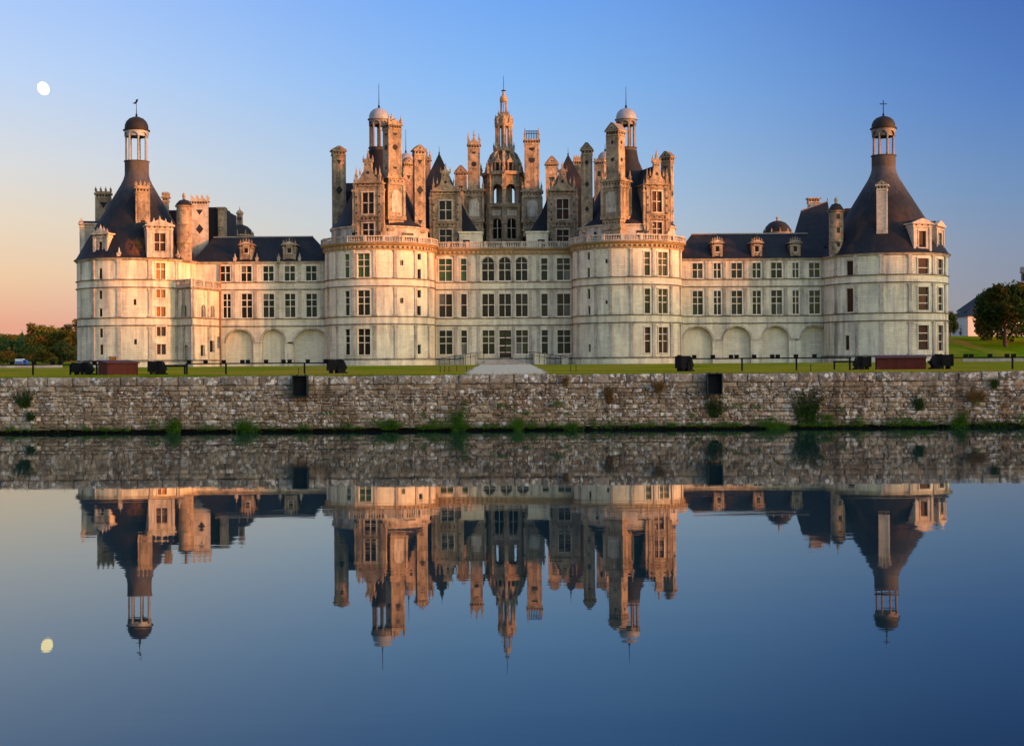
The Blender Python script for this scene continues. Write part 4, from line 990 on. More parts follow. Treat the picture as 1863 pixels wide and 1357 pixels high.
# ---------------------------------------------------------------- wings
def wing(cx0, cx1, label, ucols, lcols, arches, dorm, pins, pil, ridge, pmf, base):
    y = DT
    th = thing('castle_wing', ((WX(cx0, y) + WX(cx1, y)) / 2, y, G), label, 'castle wing', 'low wings of the castle')
    mp = flat_map(y); x0, x1 = WX(cx0, y), WX(cx1, y)
    holes = []; ws = []
    for i, (a, b, nx) in enumerate(ucols): ws.append((WX(a, y), WX(b, y), 17.2, 19.95, nx, (0.56, 0.44), pmf(i)))
    for i, (a, b, nx) in enumerate(lcols): ws.append((WX(a, y), WX(b, y), 10.68, 15.0, nx, THIRDS, pmf(i)))
    for a, b, z0, z1, *_ in ws: holes.append((a, b, z0, z1))
    ah = []
    for a, b in arches:
        ua, ub = WX(a, y, 620), WX(b, y, 620); ri = min((ub - ua) / 2, 2.9); ah.append((ua, ub, ri)); holes.append((ua, ub, G - 0.3, 8.55, ri, 1.1))
    add('front_wall', wall_mesh(mp, x0, x1, G - 0.6, EV - 0.2, holes, 0.45, 50), STONE, th)
    for a, b, z0, z1, nx, rows, pm in ws: window(th, mp, (a + b) / 2, z0, b - a, z1 - z0, nx, rows, pm, 0.3, 0.14)
    for ua, ub, ri in ah:
        n = 16; uc, hw = (ua + ub) / 2, (ub - ua) / 2
        add('arch_infill', MB().prism([(ua - 0.05, G - 0.3), (ub + 0.05, G - 0.3)] + [(uc + (hw + 0.05) * math.cos(math.pi * k / n), 8.55 - ri + (ri + 0.05) * math.sin(math.pi * k / n)) for k in range(n + 1)], y + 1.05, y + 1.3), INFILL, th)
        ar = MB()
        for k in range(n):
            a0, a1 = math.pi * k / n, math.pi * (k + 1) / n
            P = lambda q, o: (uc + (hw + o) * math.cos(q), 8.55 - ri + (ri + o) * math.sin(q))
            ar.prism([P(a0, 0.03), P(a0, 0.34), P(a1, 0.34), P(a1, 0.03)], y - 0.09, y + 0.03)
        add('archivolt', ar, TRIM, th)
        add('impost', MB().box(ub + 0.02, ub + 1.5, y - 0.12, y + 0.02, 6.05, 6.3) if ub + 1.6 < x1 else MB().box(ua - 1.0, ua - 0.02, y - 0.12, y + 0.02, 6.05, 6.3), TRIM, th)
    for px in pil:
        for z0, z1 in ((B1 + 0.1, A2 - 0.28), (A1 + 0.1, EV - 0.45)): pilaster(th, mp, WX(px, y), 0.5, z0, z1)
    for z in (B2, B1, A2, A1): flat_course(th, mp, x0, x1, z)
    flat_course(th, mp, x0, x1, EV, 0.45, 0.4, TRIM, 'cornice')
    # hipped slate roof
    (ra, rb) = ridge; rx0, rx1 = WX(ra, 251), WX(rb, 251); zr = 25.55
    v = [(x0 - 0.2, y - 0.45, EV), (x1 + 0.2, y - 0.45, EV), (x1 + 0.2, y + 11, EV), (x0 - 0.2, y + 11, EV), (rx0, y + 5.2, zr), (rx1, y + 5.2, zr)]
    mb = MB(); mb.v = v; mb.f = [(0, 1, 5, 4), (1, 2, 5), (2, 3, 4, 5), (3, 0, 4)]
    rf = add('slate_roof', mb, SLATE, th)
    add('lead_ridge', MB().box(rx0, rx1, y + 5.05, y + 5.35, zr - 0.05, zr + 0.17), LEAD, rf)
    for a, b in dorm: dormer_px(th, a, b, y + 0.15, 474.5 if base else 471, 446.5 if base else 443, 439 if base else 436, ((449, 460.5) if base else (447, 458),), 7, P_BROWN, 0, 'crested', ((1.0,),), 1, 4.5, None, ROOFSTONE)
    for px in pins: pinnacle(th, T((WX(px, y, 470), y - 0.1, EV)), 1.6, 0.5, TRIM)
    return th
dk = lambda i: P_DARK if i < 2 else P_TEAL
WL = wing(352, 603, 'left wing with three blind arches below and five window bays above',
    [(401, 419, 2), (439, 458, 2), (479, 498, 2), (518, 536.6, 2), (557, 576, 2)],
    [(406, 419.6, 2), (439.5, 458.5, 2), (479, 498.5, 2), (518.5, 537, 2), (557.3, 576.3, 2)],
    [(411, 461), (476.5, 518), (534, 597)], [(435.7, 460), (514, 539)], (427.7, 467.7, 507.3, 545.4), (425, 465, 505, 545, 586), (389, 570), dk, 1)
WR = wing(1233, 1521, 'right wing with four blind arches below and seven window bays above',
    [(1260, 1278.4, 2), (1298.5, 1311.5, 2), (1330.8, 1350, 2), (1369, 1384, 2), (1403, 1422.5, 2), (1441.8, 1453, 2), (1472, 1491.4, 2)],
    [(1260, 1278.4, 2), (1298.5, 1311.5, 2), (1330.8, 1350, 2), (1369, 1384, 2), (1403, 1422.5, 2), (1441.8, 1453, 2), (1472, 1491.4, 2)],
    [(1242.5, 1296.5), (1316, 1366), (1386.7, 1435.5), (1457.6, 1507)], [(1295, 1315), (1366.6, 1387), (1436.8, 1456.8)], (), (1286, 1318, 1356.5, 1391, 1429.5, 1459, 1497), (1259, 1470), lambda i: P_TEAL if i < 5 else P_OLIVE, 0)
# domed turrets of the court showing over the wings
def domed(px, D, rpx, ybase, ytop, label, lant):
    x = WX(px, D, 420); r = rpx * D / F; z = lambda y: WZ(y, D, px)
    th = thing('domed_turret', (x, D, G), label, 'turret', 'domed turrets behind the wings')
    add('turret_wall', MB().lathe([(r, G), (r, z(ybase)), (r + 0.3, z(ybase)), (r + 0.3, z(ybase) + 0.3), (0, z(ybase) + 0.3)], x, D, 32), ROOFSTONE, th)
    h = z(ytop) - z(ybase)
    add('dome', MB().lathe([(r + 0.15, z(ybase) + 0.25), (r * 0.98, z(ybase) + h * 0.3), (r * 0.86, z(ybase) + h * 0.58), (r * 0.6, z(ybase) + h * 0.84), (r * 0.3, z(ybase) + h * 0.97), (0.3, z(ytop)), (0, z(ytop))], x, D, 32), DARKLEAD, th)
    for k in range(10):
        a = 2 * math.pi * k / 10; pinnacle(th, T((x + r * math.sin(a), D - r * math.cos(a), z(ybase) + 0.3)), 1.0, 0.3, ROOFSTONE)
    if lant:
        add('dome_lantern', MB().lathe([(0.75, z(ytop) - 0.2), (0.6, z(ytop) + 0.3), (0.6, z(ytop) + 2.1), (0.8, z(ytop) + 2.2), (0.72, z(ytop) + 2.5), (0.3, z(ytop) + 3.0), (0.1, z(ytop) + 3.1), (0.04, z(376))], x, D, 10), ROOFSTONE, th)
        for s in (-0.25, 0.25): inlay(th, T((x + s, D - 0.62, z(ytop) + 1.2)), 'panel', 0.32)
    else: add('dome_finial', MB().lathe([(0.35, z(ytop) - 0.1), (0.2, z(ytop) + 0.3), (0.32, z(ytop) + 0.6), (0.1, z(ytop) + 0.9), (0.05, z(395.5))], x, D, 10), ROOFSTONE, th)
domed(436.5, 285, 23.5, 431, 409, 'dark domed turret with a small lantern peeping over the left wing', True)
domed(1414.5, 280, 24.5, 427, 402, 'dark domed turret with a plain knob peeping over the right wing', False)

# ---------------------------------------------------------------- polygonal stair block in the left corner
P1 = (WX(318, 240), 240.0); P2 = (WX(350, 236.3), 236.3); P3 = (WX(401, 246), 246.4)
st = thing('stair_pavilion', (P2[0], P2[1], G), 'faceted stair block with balustrade between left corner tower and wing', 'stair block')
for p, q, wl in ((P1, P2, [(0.45, 0.78, 627.5, 655, 'niche'), (0.33, 0.66, 553, 577, 'pair')]), (P2, P3, [(0.30, 0.46, 554, 577, 'pair'), (0.62, 0.77, 556, 578, 'pair'), (0.27, 0.42, 628, 648, 'slant'), (0.58, 0.76, 620, 641, 'slant'), (0.86, 0.97, 613, 634, 'slant')])):
    mp = seg_map(p, q); L = (Vector(q) - Vector(p)).length; holes = []; its = []
    for a, b, y0, y1, kd in wl:
        D = p[1] + (q[1] - p[1]) * (a + b) / 2; z1, z0 = WZ(y0, D, 350), WZ(y1, D, 350)
        holes.append((a * L, b * L, z0, z1, (b - a) * L / 2 * 0.9 if kd != 'slant' else 0, 0.5)); its.append((a * L, b * L, z0, z1, kd))
    add('block_wall', wall_mesh(mp, 0, L, G - 0.6, A2, holes, 0.5, 50), STONE, st)
    for a, b, z0, z1, kd in its:
        M = frame(mp, (a + b) / 2, z0); w, h = b - a, z1 - z0
        wo = add('window', MB().box(-0.09, 0.09, 0.0, 0.35, 0, h) if kd == 'pair' else MB().box(-w / 2, w / 2, 0.1, 0.4, -0.12, 0.05), TRIM, st, M)
        add('pane', MB().box(-w / 2, w / 2, 0.42, 0.46, 0, h), P_DARK if kd != 'niche' else INFILL, wo, M)
        if kd == 'pair': add('sill', MB().box(-w / 2 - 0.2, w / 2 + 0.2, -0.18, 0.1, -0.2, -0.004), TRIM, wo, M)
    for z in (B2, B1): flat_course(st, mp, 0, L, z)
    flat_course(st, mp, 0, L, A2, 0.4, 0.4); flat_course(st, mp, 0, L, PL, 0.3, 0.2)
    balustrade(st, mp, 0.1, L - 0.1, A2, A1 + 0.05, 1, 0.1)
    for u in (0.25, L * 0.53, L - 0.3): pilaster(st, mp, u, 0.45, B1 + 0.1, A2 - 0.4); pilaster(st, mp, u, 0.45, PL, B2 - 0.3)
tb = MB(); tb.v = [(P1[0], P1[1], A2 - 0.05), (P2[0], P2[1], A2 - 0.05), (P3[0], P3[1], A2 - 0.05), (P3[0] - 6, 252, A2 - 0.05), (P1[0] - 3, 248, A2 - 0.05)]; tb.f = [(0, 1, 2, 3, 4)]
add('terrace', tb, STEPSTONE, st)
x = WX(401.5, 246); add('downpipe', MB().cyl((x, 245.7, G), (x, 245.7, EV - 0.4), 0.13, n=8), RUSTPIPE, st)

# ---------------------------------------------------------------- steps at the door
sx = WX(919, 246, 655)
stp = thing('entrance_steps', (sx, 247, G), 'low stone steps with black handrails in front of the castle door', 'steps')
for i in range(4): add('step', MB().box(sx - 4.6 + i * 0.35, sx + 4.6 - i * 0.35, 244.6 + i * 0.5, 249.8, G + i * 0.24, G + (i + 1) * 0.24 - 0.004), STEPSTONE, stp)
for s in (-1, 1):
    x = sx + s * 6.2
    add('side_block', MB().box(x - 1.1, x + 1.1, 245.2, 249.7, G, G + 2.0), STONE, stp)
    r = MB()
    for k in range(9):
        t = k / 8; xx = sx + s * (5.2 + t * 7.5); zt = G + 2.2 - t * 1.2
        r.cyl((xx, 244.9, G), (xx, 244.9, zt), 0.045, n=5)
    r.cyl((sx + s * 5.2, 244.9, G + 2.2), (sx + s * 12.7, 244.9, G + 1.0), 0.045, n=6); r.cyl((sx + s * 5.2, 244.9, G + 1.6), (sx + s * 12.7, 244.9, G + 0.5), 0.035, n=6); r.cyl((sx + s * 3.8, 244.9, G + 2.2), (sx + s * 5.2, 244.9, G + 2.2), 0.045, n=6); r.cyl((sx + s * 3.8, 244.9, G), (sx + s * 3.8, 244.9, G + 2.2), 0.04, n=6)
    add('handrail', r, IRON, stp)
    rp = MB(); rp.prism([(sx + s * 7.3, G), (sx + s * 13, G), (sx + s * 13, G + 0.1), (sx + s * 7.3, G + 1.1)], 245.4, 248.9); add('ramp', rp, STEPSTONE, stp)
x = WX(1028, 243, 655); mb = MB().box(x - 0.55, x + 0.55, 242.5, 243.6, G, G + 0.95).box(x - 0.65, x + 0.65, 242.4, 243.7, G + 0.95, G + 1.12)
tag(add('stone_block', mb, TRIM, None), 'squat pale stone block on the grass right of the door', 'stone block')

# low kerb walls running out from the corner towers
for s, lab in ((-1, 'low pale kerb wall running left from the left corner tower'), (1, 'low pale kerb wall running right from the right corner tower')):
    x0, x1 = s * 77.5, s * 230; kw = thing('kerb_wall', ((x0 + x1) / 2, 236.5, G), lab, 'low wall', 'kerb walls beside the castle')
    for i in range(34):
        a = x0 + (x1 - x0) * i / 34; b = x0 + (x1 - x0) * (i + 1) / 34
        add('kerb_stone', MB().box(min(a, b) + 0.02, max(a, b) - 0.02, 236.2, 236.9, G - 0.3, G + 0.52 + rnd.uniform(-0.03, 0.03)), STEPSTONE, kw)
mpd = cyl_map(ctl[1], ctl[2], 10.62); t0, _ = cyl_hit(207, 650, ctl[1], ctl[2], 10.62); Md = frame(mpd, t0, G)
dr = add('wooden_door', MB().box(-0.55, 0.55, -0.25, 0.1, 0, 1.75), P_AMBER, CL, Md); add('door_frame', MB().box(-0.72, -0.56, -0.3, 0.1, 0, 1.85).box(0.56, 0.66, -0.3, 0.1, 0, 1.85).box(-0.72, 0.66, -0.3, 0.1, 1.76, 1.9), TRIM, dr, Md)
# ================================================================ GROUND, WATER, MOAT WALL
def sstep(t): t = max(0.0, min(1.0, t)); return t * t * (3 - 2 * t)
def ground_z(x, y):
    z = 1.84 + 0.16 * sstep((y - 46) / 190)
    z += 6.2 * sstep((y - 262) / 75) * sstep((x - 66) / 26)
    z += 2.0 * sstep((y - 290) / 140) * sstep((-x - 60) / 40)
    z += 7.0 * sstep((y - 500) / 900)
    return z
def lawn_mat():
    m, nt = mat('mown_lawn'); g = NT(nt); p = g.pos()
    sp = g.n('ShaderNodeSeparateXYZ'); g.L.new(p, sp.inputs[0])
    def band(kx, ky):
        c = g.n('ShaderNodeCombineXYZ'); g.L.new(g.math('MULTIPLY', sp.outputs[0], kx), c.inputs[0]); g.L.new(g.math('MULTIPLY', g.math('LOGARITHM', g.math('MAXIMUM', sp.outputs[1], 2.0), 2.718), ky), c.inputs[1]); return c.outputs[0]
    n1 = g.noise(band(0.035, 5.0), 1.0, 4, 0.6); n2 = g.noise(band(0.16, 9.0), 1.0, 5, 0.7); n3 = g.noise(band(0.09, 3.5), 1.3, 4, 0.65, 0.5)
    col = g.mix(g.rng(n1, 0.45, 0.55), (0.10, 0.165, 0.005), (0.26, 0.19, 0.012))
    col = g.mix(g.math('MULTIPLY', g.rng(n2, 0.48, 0.60), 0.7), col, (0.07, 0.105, 0.004))
    col = g.mix(g.math('MULTIPLY', g.rng(n3, 0.50, 0.58), 0.75), col, (0.28, 0.155, 0.03))
    g.out(col, 1.0, g.bump(g.noise(p, 9, 4), 0.06), 0.0); return m
LAWN = lawn_mat()
def grid(xs, ys, zf):
    mb = MB()
    for y in ys: mb.add([(x, y, zf(x, y)) for x in xs])
    n = len(xs)
    for j in range(len(ys) - 1):
        for i in range(n - 1): a = j * n + i; mb.f.append((a, a + 1, a + n + 1, a + n))
    return mb
xs = [-9000, -4000, -2000, -1000, -600, -400, -300, -250] + list(range(-200, 201, 8)) + [250, 300, 400, 600, 1000, 2000, 4000, 9000]
ys = [46.25, 48, 52, 58, 66, 78, 92, 110, 130, 155, 180, 205, 230, 250, 262, 270, 280, 290, 300, 312, 325, 340, 360, 390, 430, 480, 540, 640, 800, 1000, 1500, 2500, 5000, 14000]
struct(add('lawn', grid(xs, ys, ground_z), LAWN, None, ang=60))
struct(add('near_bank', grid([-9000, -300, -40, 40, 300, 9000], [-9000, -300, -40, -2, 1.2, 2.2], lambda x, y: (0.75 if y < 2 else -0.6)), LAWN, None))
# path from the wall to the door
def edge(pts): return pts
pm = MB(); prev = None
prng = random.Random(17)
for k in range(121):
    y = 46.9 + (244.5 - 46.9) * (k / 120) ** 1.5; t = (k / 120) ** 1.5
    c = W(921 - 2 * t, 665, y).x; hw = 1.35 + 2.9 * t ** 0.8
    i = pm.add([(c - hw + prng.gauss(0, 0.09), y, ground_z(c, y) + 0.012), (c + hw + prng.gauss(0, 0.09), y, ground_z(c, y) + 0.012)])
    if prev is not None: pm.f.append((prev, prev + 1, i + 1, i))
    prev = i
struct(add('path', pm, GRAVEL, None))
# water
def water_mat():
    m, nt = mat('still_water'); g = NT(nt); p = g.pos()
    a = g.noise(g.vmul(p, (0.55, 1.6, 1)), 1.0, 3, 0.5); b = g.noise(g.vmul(p, (2.2, 6.0, 1)), 1.0, 3, 0.55)
    patch = g.rng(g.noise(g.vmul(p, (0.05, 0.22, 1)), 1.0, 3), 0.46, 0.64, 0.4, 1.7)
    h = g.math('MULTIPLY', g.math('ADD', a, g.math('MULTIPLY', b, 0.22)), patch)
    nrm = g.bump(h, 0.00095, 1.0)
    fr = g.n('ShaderNodeFresnel'); fr.inputs['IOR'].default_value = 1.33; g.L.new(nrm, fr.inputs['Normal'])
    gl = g.n('ShaderNodeBsdfGlossy'); gl.inputs['Roughness'].default_value = 0.012; g.L.new(nrm, gl.inputs['Normal']); gl.inputs['Color'].default_value = (0.93, 0.97, 0.96, 1)
    df = g.n('ShaderNodeBsdfDiffuse'); df.inputs['Color'].default_value = (0.006, 0.020, 0.024, 1)
    mx = g.n('ShaderNodeMixShader'); g.L.new(fr.outputs[0], mx.inputs[0]); g.L.new(df.outputs[0], mx.inputs[1]); g.L.new(gl.outputs[0], mx.inputs[2])
    o = g.n('ShaderNodeOutputMaterial'); g.L.new(mx.outputs[0], o.inputs[0]); return m
struct(add('water', grid([-700, -60, 60, 700], [1.5, 20, 47.5], lambda x, y: 0.0), water_mat(), None))
# ---- the retaining wall
WY = 45.7
def wallstone_mat(name, base, pale, brown, speck=1.0, lo=0.0):
    m, nt = mat(name); g = NT(nt); p = g.pos()
    at = g.n('ShaderNodeAttribute', attribute_name='tint'); t = at.outputs['Fac']
    col = g.mix(t, tuple(v * 0.6 for v in base), tuple(min(1, v * 1.3) for v in base))
    n0 = g.noise(p, 0.45, 4, 0.6)
    col = g.mix(g.math('MULTIPLY', g.rng(n0, 0.45, 0.60), 0.75), col, brown)
    n1 = g.noise(p, 7.0, 8, 0.8)
    col = g.mix(g.math('MULTIPLY', g.rng(n1, 0.50, 0.62), 0.85), col, tuple(v * 0.22 for v in base))
    n2 = g.noise(p, 6.5, 6, 0.75, 0.2); n5 = g.noise(p, 1.1, 3, 0.6)
    col = g.mix(g.math('MULTIPLY', g.math('MULTIPLY', g.rng(n2, 0.53, 0.57), g.rng(n5, 0.40, 0.55, 0.25, 1.0)), speck), col, pale)
    vo = g.n('ShaderNodeTexVoronoi'); g.L.new(p, vo.inputs['Vector']); vo.inputs['Scale'].default_value = 4.2
    hash_ = g.n('ShaderNodeSeparateColor'); g.L.new(vo.outputs['Color'], hash_.inputs[0])
    spot = g.math('MULTIPLY', g.rng(vo.outputs['Distance'], 0.34, 0.26), g.rng(hash_.outputs[0], 0.80, 0.81))
    col = g.mix(g.math('MULTIPLY', spot, speck), col, pale)
    n3 = g.noise(p, 2.4, 4, 0.7)
    col = g.mix(g.math('MULTIPLY', g.rng(n3, 0.62, 0.68), 0.5), col, (0.30, 0.16, 0.055))
    n6 = g.noise(g.vmul(p, (1.5, 1.5, 0.28)), 1.0, 5, 0.65)
    col = g.mix(g.math('MULTIPLY', g.rng(n6, 0.52, 0.66), 0.7), col, (0.075, 0.048, 0.032))
    # damp dark foot with algae
    sep = g.n('ShaderNodeSeparateXYZ'); g.L.new(p, sep.inputs[0])
    damp = g.rng(g.math('ADD', sep.outputs[2], g.math('MULTIPLY', g.math('SUBTRACT', n0, 0.5), 0.9)), 0.34, 0.08)
    col = g.mix(g.math('MULTIPLY', damp, 0.75), col, (0.050, 0.050, 0.028))
    g.out(col, 0.95, g.bump(g.noise(p, 11, 6, 0.75), 0.09, 0.9), 0.1); return m
RUBBLE = wallstone_mat('lichened_rubble', (0.31, 0.25, 0.178), (0.60, 0.575, 0.54), (0.16, 0.10, 0.062), 0.85)
COPING = wallstone_mat('lichened_coping', (0.30, 0.255, 0.205), (0.62, 0.60, 0.565), (0.17, 0.12, 0.085), 1.0)
PALESTONE = wallstone_mat('white_lichened_stone', (0.44, 0.41, 0.37), (0.66, 0.65, 0.62), (0.28, 0.235, 0.19), 0.9)
MORTAR = plain('dark_mortar', (0.10, 0.076, 0.058), 0.95, 0.1, 0, 0.4, 5, 0.03)
WETSHADEFOOT = plain('shade_black_wet_foot', (0.008, 0.007, 0.005), 0.7, 0.2, 0, 0.4, 5)  # wet stone blackened to carry the overhang's shade under the lowest course
def stone_geo(mb, tints, x0, x1, z0, z1, yf, rs, jag=0.016, bev=0.026):
    """irregular block with bevelled edges, front at about yf"""
    w, h = x1 - x0, z1 - z0; j = lambda s=1.0: rs.uniform(-jag, jag) * s
    yo = yf + rs.uniform(-0.025, 0.02); yb = yf + 0.3
    b = min(bev, w * 0.2, h * 0.22)
    out = [(x0 + j(), z0 + j()), ((x0 + x1) / 2 + j(), z0 + j()), (x1 + j(), z0 + j()), (x1 + j(), (z0 + z1) / 2 + j()), (x1 + j(), z1 + j()), ((x0 + x1) / 2 + j(), z1 + j()), (x0 + j(), z1 + j()), (x0 + j(), (z0 + z1) / 2 + j())]
    cx, cz = (x0 + x1) / 2, (z0 + z1) / 2
    inn = [(cx + (a - cx) * (1 - 2 * b / w), cz + (c - cz) * (1 - 2 * b / h)) for a, c in out]
    n = 8; i = mb.add([(a, yb, c) for a, c in out]); k = mb.add([(a, yo + b * 0.9, c) for a, c in out]); q = mb.add([(a, yo + rs.uniform(-0.008, 0.008), c) for a, c in inn]); e = mb.add([(cx + j(), yo - rs.uniform(0.0, 0.02), cz + j())])
    for s in range(n):
        t = (s + 1) % n
        mb.f += [(i + s, i + t, k + t, k + s), (k + s, k + t, q + t, q + s), (q + s, q + t, e)]
    tv = rs.random(); tints += [tv] * (3 * n + 1)
def stone_obj(name, mb, tints, m, parent, kind=None):
    o = add(name, mb, m, parent, kind=kind, ang=40)
    at = o.data.attributes.new('tint', 'FLOAT', 'POINT'); at.data.foreach_set('value', tints); return o
mw = thing('moat_wall', (0, WY, 0), 'low lichened rubble retaining wall along the water under a coping of long blocks', 'wall')
add('wall_core', MB().box(-700, 700, WY + 0.10, WY + 0.85, 0.12, 1.80), MORTAR, mw)
add('wall_foot', MB().box(-700, 700, WY + 0.5, WY + 0.85, -1.2, 0.121), WETSHADEFOOT, mw)
rs = random.Random(5)
VX = 18.2                 # half width in view
# coping
x = -26.0
while x < 26.0:
    w = rs.choice((0.45, 0.55, 0.62, 0.7, 0.8, 0.95)) * rs.uniform(0.9, 1.1)
    mb = MB(); t = []; zt = 1.845 + rs.uniform(-0.02, 0.015)
    stone_geo(mb, t, x + 0.008, x + w - 0.008, 1.565 + rs.uniform(-0.006, 0.006), zt, WY - 0.04, rs, 0.010, 0.028)
    mb.box(x + 0.012, x + w - 0.012, WY + 0.2, WY + 0.72, 1.60, zt - 0.012); t += [t[0]] * 8
    stone_obj('coping_stone', mb, t, PALESTONE if rs.random() < 0.1 else COPING, mw)
    x += w
# rubble courses
cand = []
z = 0.10
while z < 1.545:
    h = rs.choice((0.07, 0.085, 0.10, 0.115, 0.13, 0.15, 0.17)) if z > 0.25 else rs.uniform(0.13, 0.2)
    if z + h > 1.30 and z < 1.3: h = 1.375 - z if 1.375 - z > 0.05 else h
    ash = z > 1.33
    if ash or z + h > 1.50: h = 1.558 - z
    bigc = rs.random() < 0.22
    if bigc and not ash and z < 1.1: h = rs.uniform(0.15, 0.19)
    x = -26.0 + rs.uniform(0, 0.2)
    while x < 26.0:
        w = h * rs.uniform(0.8, 2.3) if z > 0.25 else rs.uniform(0.2, 0.6)
        if ash: w = rs.uniform(0.3, 0.85)
        elif bigc and rs.random() < 0.6: w = rs.uniform(0.28, 0.65)
        w = max(0.09, min(w, 0.9))
        if h > 0.13 and not ash and rs.random() < 0.3:
            hh = h * rs.uniform(0.4, 0.6); cand.append((x, x + w, z, z + hh)); cand.append((x, x + w * 0.5, z + hh, z + h)); cand.append((x + w * 0.5, x + w, z + hh, z + h))
        else: cand.append((x, x + w, z, z + h))
        x += w
    z += h
inview = [c for c in cand if abs((c[0] + c[1]) / 2) < VX]
big = set(sorted(inview, key=lambda c: -(c[1] - c[0]) * (c[3] - c[2]))[:300])
rest = MB(); rt = []; restp = MB(); rtp = []
for c in cand:
    x0, x1, z0, z1 = c; gp = 0.005
    pale = rs.random() < 0.10
    a = (x0 + gp, x1 - gp, z0 + gp, z1 - gp, WY + rs.uniform(-0.02, 0.025), rs)
    if c in big:
        mb = MB(); t = []; stone_geo(mb, t, *a); stone_obj('rubble_stone', mb, t, PALESTONE if pale and x1 - x0 < 0.5 else RUBBLE, mw)
    elif pale: stone_geo(restp, rtp, *a)
    else: stone_geo(rest, rt, *a)
stone_obj('small_rubble', rest, rt, RUBBLE, mw, 'stuff'); stone_obj('small_pale_rubble', restp, rtp, PALESTONE, mw, 'stuff')
# the wall goes on beyond the frame
for s in (-1, 1):
    mb = MB(); t = []
    for i in range(260):
        x0 = s * 26 + s * i * 0.9
        for k in range(4): stone_geo(mb, t, min(x0, x0 + s * 0.88), max(x0, x0 + s * 0.88), 0.1 + k * 0.365, 0.45 + k * 0.365 + (0.09 if k == 3 else 0), WY, rs)
        stone_geo(mb, t, min(x0, x0 + s * 0.88), max(x0, x0 + s * 0.88), 1.57, 1.84, WY - 0.04, rs)
    stone_obj('far_rubble', mb, t, RUBBLE, mw, 'stuff')

# ---------------------------------------------------------------- plants on the wall and along the grass
def leaf_mat(name, c1, c2, c3=None, trans=0.25, scale=0.5):
    m, nt = mat(name); g = NT(nt); p = g.pos()
    col = g.mix(g.rng(g.noise(p, scale, 4, 0.6), 0.35, 0.65), c1, c2)
    if c3: col = g.mix(g.rng(g.noise(p, scale * 0.6, 3, 0.6, 0.4), 0.52, 0.62), col, c3)
    b = g.n('ShaderNodeBsdfDiffuse'); g.L.new(col, b.inputs[0]); tr = g.n('ShaderNodeBsdfTranslucent'); g.L.new(col, tr.inputs[0])
    mx = g.n('ShaderNodeMixShader'); mx.inputs[0].default_value = trans; g.L.new(b.outputs[0], mx.inputs[1]); g.L.new(tr.outputs[0], mx.inputs[2])
    o = g.n('ShaderNodeOutputMaterial'); g.L.new(mx.outputs[0], o.inputs[0]); return m
WEED = leaf_mat('green_weed', (0.035, 0.10, 0.012), (0.07, 0.16, 0.018), None, 0.3, 6)
DRYWEED = leaf_mat('dry_brown_weed', (0.10, 0.065, 0.03), (0.17, 0.10, 0.04), None, 0.3, 6)
DARKWEED = leaf_mat('dark_green_weed', (0.02, 0.045, 0.014), (0.04, 0.075, 0.02), None, 0.3, 6)
GRASS = leaf_mat('lawn_grass', (0.10, 0.13, 0.006), (0.24, 0.16, 0.025), None, 0.3, 0.8)
def blade(mb, p, d, L, w):
    s = Vector((1, 0.2, 0)).normalized() * w
    m1 = p + d * L * 0.5; e = p + d * L + Vector((d.x * 0.3, d.y * 0.3, -0.15)) * L * 0.5
    i = mb.add([p - s, p + s, m1 + s * 0.9, m1 - s * 0.9, e]); mb.f += [(i, i + 1, i + 2, i + 3), (i + 3, i + 2, i + 4)]
def leafq(mb, p, s, rs_):
    a = Vector((rs_.uniform(-1, 1), rs_.uniform(-1, 1), rs_.uniform(-1, 1))).normalized(); b = a.orthogonal().normalized()
    b = (b * math.cos(rs_.uniform(0, 6)) + a.cross(b) * math.sin(rs_.uniform(0, 6))).normalized()
    i = mb.add([p - a * s, p + b * s * 0.5, p + a * s, p - b * s * 0.5]); mb.f.append((i, i + 1, i + 2, i + 3))
def weed(px, py, wpx, hpx, m, kind, label, D=WY - 0.05):
    """plant rooted at pixel (px, py): arching stems that carry leaves, or a tuft of blades"""
    p = W(px, py, D); w, h = wpx * D / F * 1.25, hpx * D / F * 1.15
    mb = MB(); r = random.Random(int(px * 7 + py))
    if kind == 'grass':
        for k in range(int(70 + 500 * w)):
            q = Vector((p.x + r.gauss(0, w * 0.12), p.y - r.uniform(0, 0.06), p.z + r.uniform(-0.02, 0.03)))
            d = Vector((r.gauss(0, 0.5) * w / max(h, 0.1), r.uniform(-0.6, 0.05), 1)).normalized(); blade(mb, q, d, h * r.uniform(0.4, 1.0), 0.005)
    else:
        for k in range(int(16 + 44 * w)):
            a = Vector((p.x + r.gauss(0, w * 0.16), p.y + 0.04, p.z)); lean = r.gauss(0, 0.33) * w; L = h * r.uniform(0.45, 1.05)
            e = a + Vector((lean, -r.uniform(0.03, 0.16), L)); mb.cyl(a, a.lerp(e, 0.5) + Vector((-lean * 0.15, 0, L * 0.06)), 0.005, 0.004, 4); mb.cyl(a.lerp(e, 0.5) + Vector((-lean * 0.15, 0, L * 0.06)), e, 0.004, 0.002, 4)
            for q in range(int(10 + L * 46)):
                t = r.uniform(0.12, 1.05); leafq(mb, a.lerp(e, t) + Vector((r.gauss(0, 0.022), r.gauss(0, 0.02), r.gauss(0, 0.018))), r.uniform(0.014, 0.038) * (1.25 - 0.5 * t), r)
    o = add('wall_plant', mb, m, None, smooth=False); tag(o, label, 'plant', 'plants on the moat wall'); return o
weed(834, 793, 26, 46, WEED, 'leafy', 'tall bright green weed at the waterline below the middle of the wall')
weed(450, 792, 40, 30, WEED, 'leafy', 'broad bright green clump at the waterline below the left green box')
weed(318, 790, 26, 26, WEED, 'leafy', 'green clump at the waterline below the left black floodlight')
